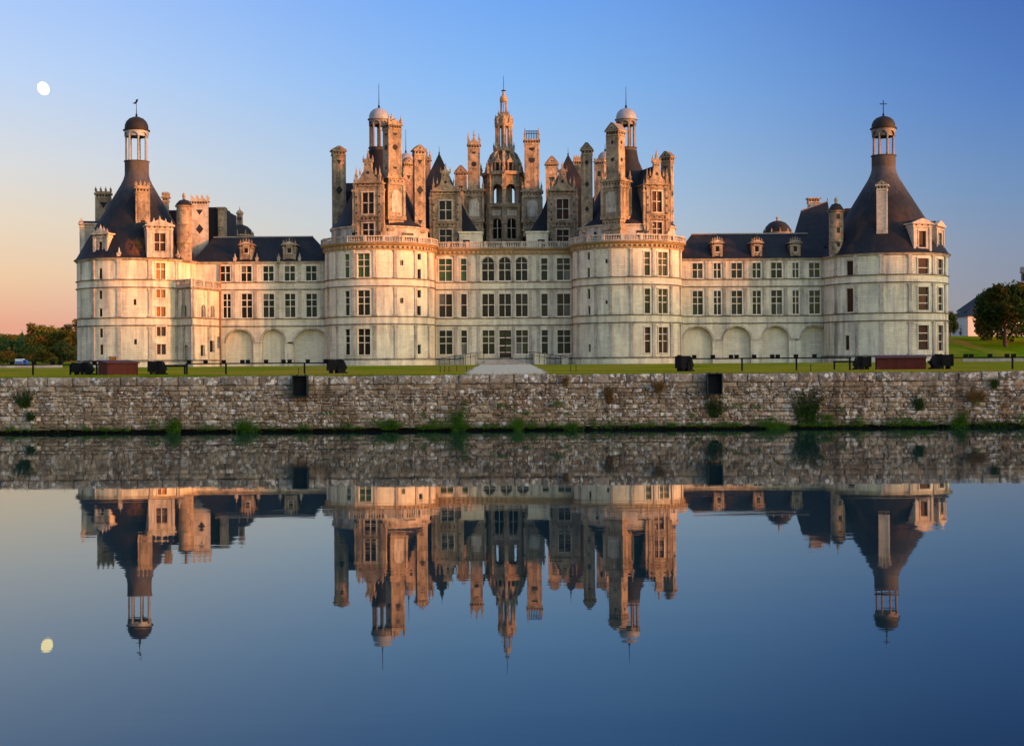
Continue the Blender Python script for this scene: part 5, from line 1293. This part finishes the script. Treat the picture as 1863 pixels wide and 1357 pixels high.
weed(45, 742, 26, 30, DARKWEED, 'leafy', 'dark green bush halfway up the wall at the far left')
weed(55, 765, 14, 16, DARKWEED, 'leafy', 'small dark green bush just below the larger one at the far left')
weed(943, 782, 22, 26, WEED, 'grass', 'spiky grass tuft at the waterline right of the tall middle weed')
weed(1044, 791, 20, 22, WEED, 'leafy', 'green clump at the waterline below the crack in the wall')
weed(1470, 776, 46, 62, DARKWEED, 'leafy', 'tall loose green bush climbing the wall right of the right green box')
weed(1750, 788, 16, 36, WEED, 'leafy', 'upright bright green weed at the waterline near the right end')
weed(1733, 792, 24, 16, WEED, 'leafy', 'low bright green clump in the water beside the upright weed at right')
weed(1775, 730, 42, 26, DRYWEED, 'grass', 'brown withered tuft hanging high on the wall near the right end')
weed(1808, 706, 12, 22, DARKWEED, 'grass', 'dark tuft just under the coping near the right end')
weed(1198, 712, 18, 24, DRYWEED, 'grass', 'brown dry tuft under the coping left of the right green box')
weed(1028, 702, 12, 20, DRYWEED, 'grass', 'rusty brown tuft on the coping right of the path')
weed(708, 782, 34, 18, WEED, 'leafy', 'low green clump at the waterline left of the tall middle weed')
weed(1415, 783, 44, 20, WEED, 'grass', 'grassy green patch at the waterline left of the climbing bush')
weed(1672, 746, 16, 22, DARKWEED, 'leafy', 'dark green tuft in the middle of the wall near the right red box')
weed(1110, 735, 14, 30, DRYWEED, 'leafy', 'brown trailing plant in the wall right of the crack')
weed(1300, 760, 26, 34, DARKWEED, 'leafy', 'dark green tuft below the right green box')
weed(1810, 786, 50, 20, DARKWEED, 'leafy', 'dark weedy patch at the waterline at the right end')
mb = MB(); r = random.Random(3)
x = -24.0
while x < 24:
    dens = max(0.15, math.sin(x * 0.7) + math.sin(x * 1.9 + 1) * 0.7 + math.sin(x * 4.1) * 0.5 + (0.7 if x > -2 else 0.0))
    for k in range(int(dens * 16 * r.random())):
        q = Vector((x + r.uniform(0, 0.1), WY - r.uniform(0.03, 0.16), 0.09 + r.uniform(-0.05, 0.08) + r.random() ** 3 * (0.12 + 0.16 * dens))); leafq(mb, q, r.uniform(0.012, 0.034), r)
    x += 0.1
for k in range(95):
    cx_ = r.uniform(-17.5, 18) if k < 35 else r.uniform(-3, 18); hh = r.uniform(0.08, 0.2) if r.random() < 0.75 else r.uniform(0.2, 0.42); ww = r.uniform(0.06, 0.2)
    zb = 0.07 if r.random() < 0.8 else r.uniform(0.2, 0.9)
    for q in range(int(40 + 420 * hh * ww * 10)):
        t = r.random(); leafq(mb, Vector((cx_ + r.gauss(0, ww * (1 - 0.5 * t)), WY - r.uniform(0.03, 0.17), zb + hh * t)), r.uniform(0.012, 0.03), r)
o = add('waterline_weeds', mb, WEED, None, smooth=False); o['kind'] = 'stuff'; tag(o, 'ragged strip of small green weeds along the foot of the wall', 'weeds')
mb = MB(); r = random.Random(4)
for k in range(9000):
    x = r.uniform(-24, 24); q = Vector((x, WY + 0.45 + abs(r.gauss(0, 0.45)), 1.80))
    if abs(x - W(921, 680, WY).x) < 1.3 and q.y > WY + 0.9: continue
    blade(mb, q, Vector((r.gauss(0, 0.35), r.uniform(-0.5, 0.2), 1)).normalized(), r.uniform(0.05, 0.14) * (1.0 if r.random() < 0.95 else 2.2), 0.006)
o = add('grass_fringe', mb, GRASS, None, smooth=False); o['kind'] = 'stuff'; tag(o, 'uncut grass fringe along the top edge of the wall', 'grass')

# ---------------------------------------------------------------- floodlighting gear on the lawn
def gz(D): return ground_z(0, D)
def shelter(c0, c1, split, ytop, ybase, D, label, rot, dpt):
    x0, x1 = WX(c0, D, 670), WX(c1, D, 670); w = x1 - x0; zt = WZ(ytop, D, (c0 + c1) / 2); zb = gz(D) - 0.02
    th = thing('equipment_shelter', ((x0 + x1) / 2, D, zb), label, 'shelter', 'red shelters on the lawn')
    M = T(((x0 + x1) / 2, D, 0)) @ RZ(rot); hw = w / 2 * 0.82
    for sx in (-1, 1): add('side_board', MB().prism([(0, zb), (dpt, zb), (dpt, zt - 0.03), (0, zt - 0.12)], -0.02, 0.02), REDPAINT, th, M @ T((sx * hw, -dpt / 2, 0)) @ RZ(90))
    n = max(3, int(w / 0.45))
    for i in range(n):
        a, b = -hw + 2 * hw * i / n, -hw + 2 * hw * (i + 1) / n
        shared(('board', round(b - a, 3), round(zt - zb, 2)), 'board', lambda: MB().box(0.004, b - a - 0.004, -0.015, 0.015, 0, zt - zb - 0.13), REDPAINT, th, M @ T((a, -dpt / 2 - 0.022 + rnd.uniform(-0.003, 0.003), zb)))
    rf = MB(); hw2 = hw + 0.06
    rf.v = [(-hw2, -dpt / 2 - 0.1, zt - 0.11), (hw2, -dpt / 2 - 0.1, zt - 0.11), (hw2, dpt / 2 + 0.08, zt), (-hw2, dpt / 2 + 0.08, zt)]; rf.v += [(a, b, c - 0.04) for a, b, c in rf.v]
    rf.f = [(0, 1, 2, 3), (7, 6, 5, 4), (0, 4, 5, 1), (1, 5, 6, 2), (2, 6, 7, 3), (3, 7, 4, 0)]
    add('roof_board', rf, REDPAINT, th, M); add('back_board', MB().box(-hw, hw, dpt / 2 - 0.03, dpt / 2, zb, zt - 0.04), REDPAINT, th, M)
    return th
shelter(180, 250, 217, 655, 682, 60, 'small oxblood shelter with sloping roof on the lawn at left', 38, 0.95)
shelter(1586, 1690, 1606, 646, 672, 62, 'long oxblood shelter with flat sloping roof on the lawn at right', -12, 1.0)
def floodlight(c0, c1, ytop, D, label, face=0, tilt=12):
    x0, x1 = WX(c0, D, 670), WX(c1, D, 670); w = x1 - x0; c = (x0 + x1) / 2; zt = WZ(ytop, D, (c0 + c1) / 2); zb = gz(D) - 0.01; h = zt - zb
    th = thing('floodlight', (c, D, zb), label, 'floodlight', 'black floodlights on the lawn')
    M = T((c, D, zb)) @ RZ(face)
    hs = MB(); a = w * 0.5
    hs.prism([(-a, h * 0.26), (a * 0.75, h * 0.2), (a, h * 0.42), (a * 0.62, h * 0.97), (-a, h)], -0.24, 0.24)
    hs.box(-a - 0.02, -a + 0.03, -0.27, 0.27, h * 0.22, h * 1.02)
    add('lamp_housing', hs, BLACKHOUSING, th, M)
    for s in (-1, 1):
        y = MB(); y.prism([(-0.05, 0), (0.05, 0), (0.04, h * 0.62), (-0.04, h * 0.62)], -0.02, 0.02); y.prism([(0.02, 0), (w * 0.5, 0), (w * 0.52, 0.05), (0.02, h * 0.3)], -0.018, 0.018)
        add('bracket', y, BLACKHOUSING, th, M @ T((0, s * 0.28, 0)))
    for s in (-1, 1): add('foot', MB().box(s * w * 0.34 - 0.05, s * w * 0.34 + 0.05, -0.22, 0.22, 0, h * 0.3), BLACKHOUSING, th, M)
    add('cooling_fins', MB().box(a * 0.2, a * 0.26, -0.26, 0.26, h * 0.35, h * 1.04).box(a * 0.36, a * 0.42, -0.26, 0.26, h * 0.35, h * 1.04).box(a * 0.0, a * 0.06, -0.26, 0.26, h * 0.35, h * 1.04), BLACKHOUSING, th, M)
floodlight(134, 170, 660, 61, 'black floodlight beside the left red shelter, on its left', 0)
floodlight(272, 302, 657.5, 60, 'black floodlight right of the left red shelter, its hood sloping', 0)
floodlight(597, 630, 654.5, 60, 'black floodlight at the right end of the left lamp rail', 20)
floodlight(1233, 1259, 648.5, 58, 'black floodlight at the left end of the right lamp rail', 25)
floodlight(1553, 1582, 649, 62, 'black floodlight beside the long red shelter, on its left', 180)
floodlight(1692, 1731, 645, 62, 'black floodlight beside the long red shelter, on its right', 180)
def lamp_rail(c0, c1, y, D, posts, lamps, label, thick=0.027):
    p0, p1 = W(c0, y, D), W(c1, y, D); p0.z = WZ(y, D, c0) if False else p0.z
    zr = (p0.z + p1.z) / 2
    th = thing('lamp_rail', ((p0.x + p1.x) / 2, D, gz(D)), label, 'lamp rail', 'black lamp rails on the lawn')
    z = lambda x: zr
    add('rail', MB().box(p0.x, p1.x, D - 0.05, D + 0.05, zr - thick, zr + thick), IRON, th)
    for px in posts:
        xx = WX(px, D, 665); add('post', MB().box(xx - 0.034, xx + 0.034, D - 0.034, D + 0.034, gz(D) - 0.05, zr), IRON, th)
    for px in lamps:
        xx = WX(px, D, 655)
        shared('raillamp', 'lamp', lambda: MB().box(-0.085, 0.085, -0.07, 0.07, 0.02, 0.135).box(-0.025, 0.025, -0.025, 0.025, -0.03, 0.03).prism([(-0.1, 0.135), (0.1, 0.135), (0.08, 0.16), (-0.08, 0.16)], -0.09, 0.07), BLACKHOUSING, th, T((xx, D, zr)))
    return th
lamp_rail(-160, 136, 664, 61, (-60, 60, 128), (22, 62, 96, 110), 'black lamp rail at the left edge, ending at a floodlight')
lamp_rail(168, 183, 663, 61.3, (176,), (172,), 'short black rail between left floodlight and red shelter', 0.035)
lamp_rail(292, 341, 665.5, 60, (300, 336), (), 'thick short black rail right of the left sloping floodlight', 0.05)
lamp_rail(338, 598, 661, 60, (340, 411, 554), (344, 374, 407, 441, 451, 484, 516, 527, 560, 592), 'long black lamp rail in front of the left wing')
lamp_rail(1233, 1548, 651.8, 58, (1350, 1449, 1546), (1236, 1263, 1297, 1330, 1340, 1372, 1405, 1415, 1448, 1482), 'long black lamp rail in front of the right wing')
lamp_rail(1516, 1556, 658, 62, (1518,), (), 'short slanting black rail left of the long red shelter', 0.04)
lamp_rail(1688, 1702, 658, 62, (1695,), (), 'short black rail right of the long red shelter', 0.04)
lamp_rail(1728, 1990, 650, 60, (1842, 1940), (1757, 1767, 1801, 1832, 1844), 'black lamp rail at the right edge of the lawn')
# dark green boxes hung on the wall
for c0, c1, y0, y1, s in ((531, 559, 683, 722, -1), (1287, 1315, 679, 718, 1)):
    D = WY - 0.34; p = W((c0 + c1) / 2, y1, D); w = (c1 - c0) * D / F; h = (y1 - y0) * D / F
    th = thing('wall_box', (p.x, WY, p.z), 'dark green metal box on the wall, %s of the path' % ('left' if s < 0 else 'right'), 'metal box', 'green boxes on the moat wall')
    M = T((p.x, D, p.z)) @ RZ(0)
    bx = MB(); t = 0.025
    bx.box(-w / 2, -w / 2 + t, 0, 0.4, 0, h); bx.box(w / 2 - t, w / 2, 0, 0.4, 0, h); bx.box(-w / 2 + t, w / 2 - t, 0, 0.4, 0, t); bx.box(-w / 2 + t, w / 2 - t, 0, 0.4, h - t, h); bx.box(-w / 2 + t, w / 2 - t, 0.36, 0.4, t, h - t)
    add('casing', bx, GREENMETAL, th, M)
    add('interior_shade_sheet', MB().box(-w / 2 + t, w / 2 - t, 0.2, 0.22, t, h - t), BLACKHOUSING, th, M)  # black sheet stands in for the shade inside the open box
    add('bracket', MB().box(-w * 0.3, -w * 0.22, 0.3, 0.5, h, h + 0.03).box(w * 0.22, w * 0.3, 0.3, 0.5, h, h + 0.03), IRON, th, M)
# thin stakes by the path
for px, D, hh in ((801, 62, 8), (809, 62, 9), (817, 62, 9), (831, 70, 9), (849, 62, 7), (1038, 62, 8), (1048, 62, 8), (543, 56, 10), (1475, 54, 9)):
    p = W(px, 675, D); zb = gz(D)
    near = 'leftmost, the nearest to the left wall box' if px == 543 else 'under the right lamp rail' if px == 1475 else 'on the lawn beside the path'
    o = add('stake', MB().cyl((p.x, D, zb - 0.03), (p.x, D, zb + 0.24), 0.016, 0.014, 6).box(p.x - 0.025, p.x + 0.025, D - 0.025, D + 0.025, zb + 0.24, zb + 0.26), IRON, None)
    tag(o, {543: 'thin dark stake on the lawn above the left green box', 1475: 'thin dark stake on the lawn below the right lamp rail', 801: 'thin stake left of the path, farthest from it', 809: 'second thin stake of the cluster left of the path', 817: 'third thin stake of the cluster left of the path', 831: 'thin stake standing farther back left of the path', 849: 'thin stake at the left edge of the path', 1038: 'thin stake right of the path, nearer to it', 1048: 'thin stake right of the path, the outer of two'}.get(px, 'thin dark stake on the lawn just %s of the path' % ('left' if px < 900 else 'right')), 'stake', 'stakes on the lawn %s' % ('left' if px < 900 else 'right') if px not in (543, 1475) else 'single stakes')

# ---------------------------------------------------------------- trees
def tree_meshes(seed, dense=2200, leaf=0.42, shape='round'):
    """unit tree, 10 m tall: trunk with limbs, crown of leaf-sized faces in clumps"""
    r = random.Random(seed); tk = MB(); cr = MB()
    tk.cyl((0, 0, -0.6), (0.05, 0, 2.2), 0.36, 0.26, 8); tk.cyl((0.05, 0, 2.15), (0.1, 0.1, 6.5), 0.26, 0.08, 8)
    cl = []
    for k in range(40):
        a = r.uniform(0, 2 * math.pi); t = r.random()
        if shape == 'poplar': zz = 1.0 + 8.6 * t; rr = 1.1 * (1 - abs(t - 0.4)) * r.uniform(0.3, 1); cr_ = 0.85
        elif shape == 'bush': zz = 0.8 + 7.4 * t; rr = 3.9 * math.sqrt(max(0.05, 1 - t * t)) * r.uniform(0.3, 1.0); cr_ = r.uniform(1.2, 1.8)
        else: zz = 1.9 + 7.0 * t; rr = (1 - ((t - 0.33) / 0.72) ** 2) ** 0.5 * 3.7 * r.uniform(0.3, 1.0) if abs(t - 0.33) < 0.71 else 0.3; cr_ = r.uniform(1.0, 1.6)
        c = Vector((rr * math.cos(a), rr * math.sin(a), zz)); cl.append((c, cr_))
        if k % 2 == 0 and shape != 'bush': b0 = Vector((0.05, 0, min(6, max(1.6, zz - 1.8)))); tk.cyl(b0, c, 0.09, 0.015, 5)
    for k in range(dense):
        c, q = cl[r.randrange(len(cl))]
        v = Vector((r.gauss(0, 1), r.gauss(0, 1), r.gauss(0, 0.8))).normalized() * q * (r.random() ** 0.35)
        leafq(cr, c + v, leaf * r.uniform(0.5, 1.1), r)
    return tk.mesh('trunk'), cr.mesh('crown', smooth=False)
TM = [tree_meshes(s, 5200, 0.36) for s in (1, 2, 3)] + [tree_meshes(7, 2600, 0.34, 'poplar'), tree_meshes(8, 3600, 0.42, 'bush')]
def leafs(name, a, b, c): return leaf_mat(name, a, b, c, 0.2, 0.35)
LF = [leafs('olive_foliage', (0.095, 0.112, 0.021), (0.135, 0.139, 0.026), (0.149, 0.093, 0.019)), leafs('russet_foliage', (0.068, 0.078, 0.018), (0.084, 0.078, 0.019), (0.115, 0.071, 0.018)),
      leafs('dark_green_foliage', (0.030, 0.062, 0.021), (0.047, 0.085, 0.023), (0.081, 0.078, 0.023)), leafs('oak_green_foliage', (0.024, 0.042, 0.010), (0.036, 0.054, 0.012), (0.085, 0.050, 0.012)), leafs('yellow_foliage', (0.176, 0.132, 0.019), (0.135, 0.116, 0.021), (0.216, 0.093, 0.019))]
def tree(px, ybase, ytop, D, k, lf, label, group, sx=1.0, name='tree', zb=None):
    p = W(px, ybase, D); zb = ground_z(p.x, D) - 0.1 if zb is None else zb; H = (W(px, ytop, D).z - zb) / 10.0
    th = thing(name, (p.x, D, zb), label, 'tree', group)
    M = T((p.x, D, zb)) @ RZ(rnd.uniform(0, 360)) @ Matrix.Diagonal((H * sx, H * sx, H, 1))
    for nm, me, mt in (('trunk', TM[k][0], BARK), ('crown', TM[k][1], LF[lf])):
        o = link(nm, me, th, M)
        if not me.materials: me.materials.append(mt)
        o.material_slots[0].link = 'OBJECT'; o.material_slots[0].material = mt
GL = 'trees left of the castle'
for a in ((8, 656, 612, 470, 0, 2, 'dark green tree at the left edge of the picture', 1.5), (28, 656, 608, 480, 1, 1, 'low rust topped tree, second from the left edge', 1.4), (50, 656, 612, 465, 2, 2, 'dark tree behind the parked truck', 1.3),
          (60, 656, 588, 430, 3, 1, 'thin tall poplar rising left of the olive tree', 1.3), (74, 656, 596, 440, 3, 0, 'shorter poplar touching the olive tree', 1.4), (88, 656, 591, 400, 1, 0, 'large olive green tree midway between picture edge and castle', 1.25),
          (106, 656, 596, 410, 2, 0, 'olive tree right of the large olive one', 1.1), (122, 656, 590, 405, 3, 1, 'rusty poplar tip close to the castle', 1.5), (128, 656, 596, 395, 0, 1, 'wide russet tree against the left corner tower', 1.25), (146, 656, 582, 400, 3, 1, 'orange tipped tree half hidden by the left corner tower', 1.5),
          (14, 660, 636, 360, 4, 4, 'low yellowing bush at the left edge', 1.6), (78, 660, 634, 360, 4, 1, 'brown bush in front of the olive tree', 1.7), (98, 660, 646, 350, 4, 4, 'small yellow bush left of the corner tower', 1.6), (48, 660, 622, 390, 4, 2, 'dark green bush behind the truck', 1.6), (116, 660, 618, 372, 4, 2, 'dark bush in front of the russet tree', 1.5)):
    tree(*a[:7], GL, a[7])
us = MB(); r = random.Random(21)
for k in range(9000):
    px = r.uniform(-90, 150); D_ = r.uniform(400, 470); q = W(px, 656, D_); z0 = ground_z(q.x, D_)
    hgt = (5.5 + 2.5 * math.sin(px * 0.21) + 1.5 * math.sin(px * 0.47 + 1)) * r.random()
    leafq(us, Vector((q.x, D_, z0 + hgt)), r.uniform(0.4, 0.9), r)
o = add('undergrowth', us, LF[2], None, smooth=False); o['kind'] = 'stuff'; tag(o, 'dark undergrowth below the trees left of the castle', 'undergrowth')
for k, px in enumerate(range(-60, 64, 17)):
    tree(px, 656, 606 + (k * 37) % 7, 620, k % 3, (2, 1, 0)[k % 3], ['leftmost','second','third','fourth','fifth','sixth','seventh','eighth'][k] + ' distant wood edge tree from the left, beyond the lawn', 'distant wood edge trees at left', 1.7)
TR_ = 'trees right of the castle'
tree(1829, 619, 508, 300, 0, 3, 'large oak with green and rust leaves on the right hand lawn', TR_, 0.98)
tree(1872, 617, 514, 306, 1, 3, 'leafy tree cut by the right edge of the picture', TR_, 1.1)
tree(1803, 615, 522, 316, 2, 2, 'dark green tree half hidden behind the large oak', TR_, 0.85)
tree(1729, 612, 565, 330, 1, 2, 'dark narrow tree hugging the right corner tower', TR_, 0.7)
tree(1757, 612, 588, 345, 2, 1, 'small rusty tree beside the white house', TR_, 1.1)
tree(1760, 612, 566, 345, 3, 2, 'thin dark conifer left of the white house', TR_, 1.0)
# woodland outside the picture on the right, between the low sun and the castle
wd = MB(); r = random.Random(9)
for k in range(34000):
    y = r.uniform(-150, 245); top = 32 + 2.5 * math.sin(y * 0.11) + 1.6 * math.sin(y * 0.37 + 1)
    zz = top * (1 - r.random() ** 1.6) if r.random() < 0.9 else top + r.uniform(0, 1.5)
    leafq(wd, Vector((200 + r.uniform(0, 14), y, max(1.5, zz))), r.uniform(1.0, 2.1), r)
for y in range(-148, 245, 9): wd.cyl((206 + r.uniform(-4, 4), y, 1), (207, y, 22), 0.5, 0.2, 6)
o = add('woodland', wd, LF[3], None, smooth=False); o['kind'] = 'stuff'; tag(o, 'tall belt of woodland along the right side of the grounds', 'woodland')

# ---------------------------------------------------------------- village on the right, truck on the left
def house(px0, px1, yb, ye, yr, D, dp, wallm, label, hip=True, chim=(), wins=()):
    x0, x1 = WX(px0, D, 600), WX(px1, D, 600); zb = WZ(yb, D, (px0 + px1) / 2) - 1.0; ze = WZ(ye, D, (px0 + px1) / 2); zr = WZ(yr, D, (px0 + px1) / 2)
    th = thing('house', ((x0 + x1) / 2, D, zb), label, 'house', 'village houses')
    mp = flat_map(D); hl = [(WX(a, D, 600), WX(b, D, 600), WZ(d, D, a), WZ(c, D, a)) for a, b, c, d in wins]
    mb = wall_mesh(mp, x0, x1, zb, ze, hl, 0.25, 90)
    mb.face([(x0, D, zb), (x0, D, ze), (x0, D + dp, ze), (x0, D + dp, zb)]); mb.face([(x1, D, zb), (x1, D, ze), (x1, D + dp, ze), (x1, D + dp, zb)]); mb.face([(x0, D + dp, zb), (x1, D + dp, zb), (x1, D + dp, ze), (x0, D + dp, ze)])
    if not hip:
        for xx in (x0, x1): mb.face([(xx, D, ze), (xx, D + dp, ze), (xx, D + dp / 2, zr)])
    add('wall', mb, wallm, th)
    i = min(dp / 2, (x1 - x0) * 0.3) if hip else -0.2
    rf = MB(); rf.v = [(x0 - 0.3, D - 0.3, ze), (x1 + 0.3, D - 0.3, ze), (x1 + 0.3, D + dp + 0.3, ze), (x0 - 0.3, D + dp + 0.3, ze), (x0 + i, D + dp / 2, zr), (x1 - i, D + dp / 2, zr)]
    rf.f = [(0, 1, 5, 4), (2, 3, 4, 5)] + ([(1, 2, 5), (3, 0, 4)] if hip else [])
    rr = add('roof', rf, SLATE, th)
    for a, b, c, d in hl: add('window', MB().box(a, b, D + 0.15, D + 0.2, c, d), P_DARK, th)
    for a, b, yt in chim: add('chimney_stack', MB().box(WX(a, D, 600), WX(b, D, 600), D + dp * 0.4, D + dp * 0.6, ze, WZ(yt, D, a)).box(WX(a, D, 600) - 0.15, WX(b, D, 600) + 0.15, D + dp * 0.4 - 0.15, D + dp * 0.6 + 0.15, WZ(yt, D, a), WZ(yt, D, a) + 0.3), BRICKRED, rr)
    return th
house(1761, 1865, 616, 575, 549, 340, 14, WHITEWASH, 'large pale house with steep slate hip roof behind the oak', True, (), ((1776, 1780, 584, 592), (1784, 1788, 584, 592), (1776, 1780, 599, 608)))
house(1780, 1880, 600, 562, 528, 372, 18, WHITEWASH, 'taller slate roof rising behind the pale house', True)
house(1733, 1757, 616, 594, 579, 362, 9, WHITEWASH, 'small white cottage with red brick chimneys beside the corner tower', False, ((1739, 1745, 573), (1746, 1753, 572)), ((1742, 1744.5, 605, 612),))
house(1700, 1736, 616, 592, 583, 380, 9, WHITEWASH, 'cottage mostly hidden behind the right corner tower', False, ((1732, 1734, 573),))
p = W(1868, 520, 350); tw = thing('stone_turret', (p.x, 350, 6), 'slim stone turret at the right edge above the trees', 'turret')
add('shaft', MB().lathe([(1.9, 5), (1.9, WZ(523, 350, 1863)), (2.2, WZ(521, 350, 1863)), (2.2, WZ(514, 350, 1863)), (1.3, WZ(512, 350, 1863)), (1.3, WZ(498, 350, 1863)), (1.7, WZ(496, 350, 1863)), (1.6, WZ(486, 350, 1863)), (0, WZ(485, 350, 1863))], p.x, 350, 12), TRIM, tw)
for k in range(6):
    a = k * math.pi / 3; add('slot', MB().box(-0.25, 0.25, -0.05, 0.05, 0, 1.7), SLATEINLAY, tw, T((p.x + 1.3 * math.sin(a), 350 - 1.3 * math.cos(a), WZ(511, 350, 1863))) @ RZ(60 * k))
# parked truck
D = 330; p = W(37, 661, D); zb = ground_z(p.x, D)
tk = thing('parked_truck', (p.x, D, zb), 'small white and blue truck parked under the trees at far left', 'truck')
WHITEPAINT = plain('white_vehicle_paint', (0.62, 0.64, 0.66), 0.4, 0.5, 0, 0.1); BLUEPAINT = plain('blue_vehicle_paint', (0.03, 0.10, 0.42), 0.4, 0.5, 0, 0.15); RUBBER = plain('tyre_rubber', (0.02, 0.02, 0.02), 0.9, 0.2)
M = T((p.x, D, zb)) @ Matrix.Diagonal((0.8, 0.8, 0.72, 1))
add('cargo_box', MB().box(-1.25, 1.0, -0.9, 0.9, 0.75, 2.35), WHITEPAINT, tk, M); add('blue_band', MB().box(-1.2, 0.95, -0.93, 0.93, 0.85, 1.5), BLUEPAINT, tk, M)
cb = add('cab', MB().prism([(1.03, 0.5), (2.2, 0.5), (2.2, 1.15), (1.85, 1.95), (1.03, 2.0)], -0.85, 0.85), BLUEPAINT, tk, M)
add('windscreen', MB().prism([(1.5, 1.2), (2.06, 1.2), (1.83, 1.85), (1.5, 1.85)], -0.87, 0.87), P_DARK, cb, M)
add('chassis', MB().box(-1.2, 2.1, -0.7, 0.7, 0.4, 0.72), RUBBER, tk, M)
for x in (-0.7, 1.6):
    for y in (-0.8, 0.8):
        wm = M @ T((x, y, 0.36)); wo = add('wheel', MB().cyl((0, -0.13, 0), (0, 0.13, 0), 0.37, n=14), RUBBER, tk, wm); add('rim', MB().cyl((0, -0.15, 0), (0, 0.15, 0), 0.19, n=10), WHITEPAINT, wo, wm)

# ---------------------------------------------------------------- the moon
m, nt = mat('moonlight'); g = NT(nt); e = g.n('ShaderNodeEmission'); tcm = g.n('ShaderNodeTexCoord').outputs['Object']
nz = g.noise(tcm, 0.012, 4, 0.6); g.L.new(g.mix(g.rng(nz, 0.4, 0.65), (1.0, 0.86, 0.50), (1.0, 0.80, 0.40)), e.inputs[0]); e.inputs[1].default_value = 2.5 * 2.0 ** -EXPO
o_ = g.n('ShaderNodeOutputMaterial'); g.L.new(e.outputs[0], o_.inputs[0])
MD = 12000.0; p = W(79, 161.5, MD); rr = 11.6 * MD / F
mb = MB().lathe([(rr * math.sin(math.pi * k / 16), -rr * math.cos(math.pi * k / 16)) for k in range(17)], 0, 0, 32)
mo = bpy.data.objects.new('moon', mb.mesh('moon')); mo.data.materials.append(m); COL.objects.link(mo)
mo.location = p; mo.rotation_euler = (0, R(-28), 0); mo.scale = (0.86, 0.86, 1.06)
tag(mo, 'pale yellow gibbous moon in the upper left sky', 'moon')
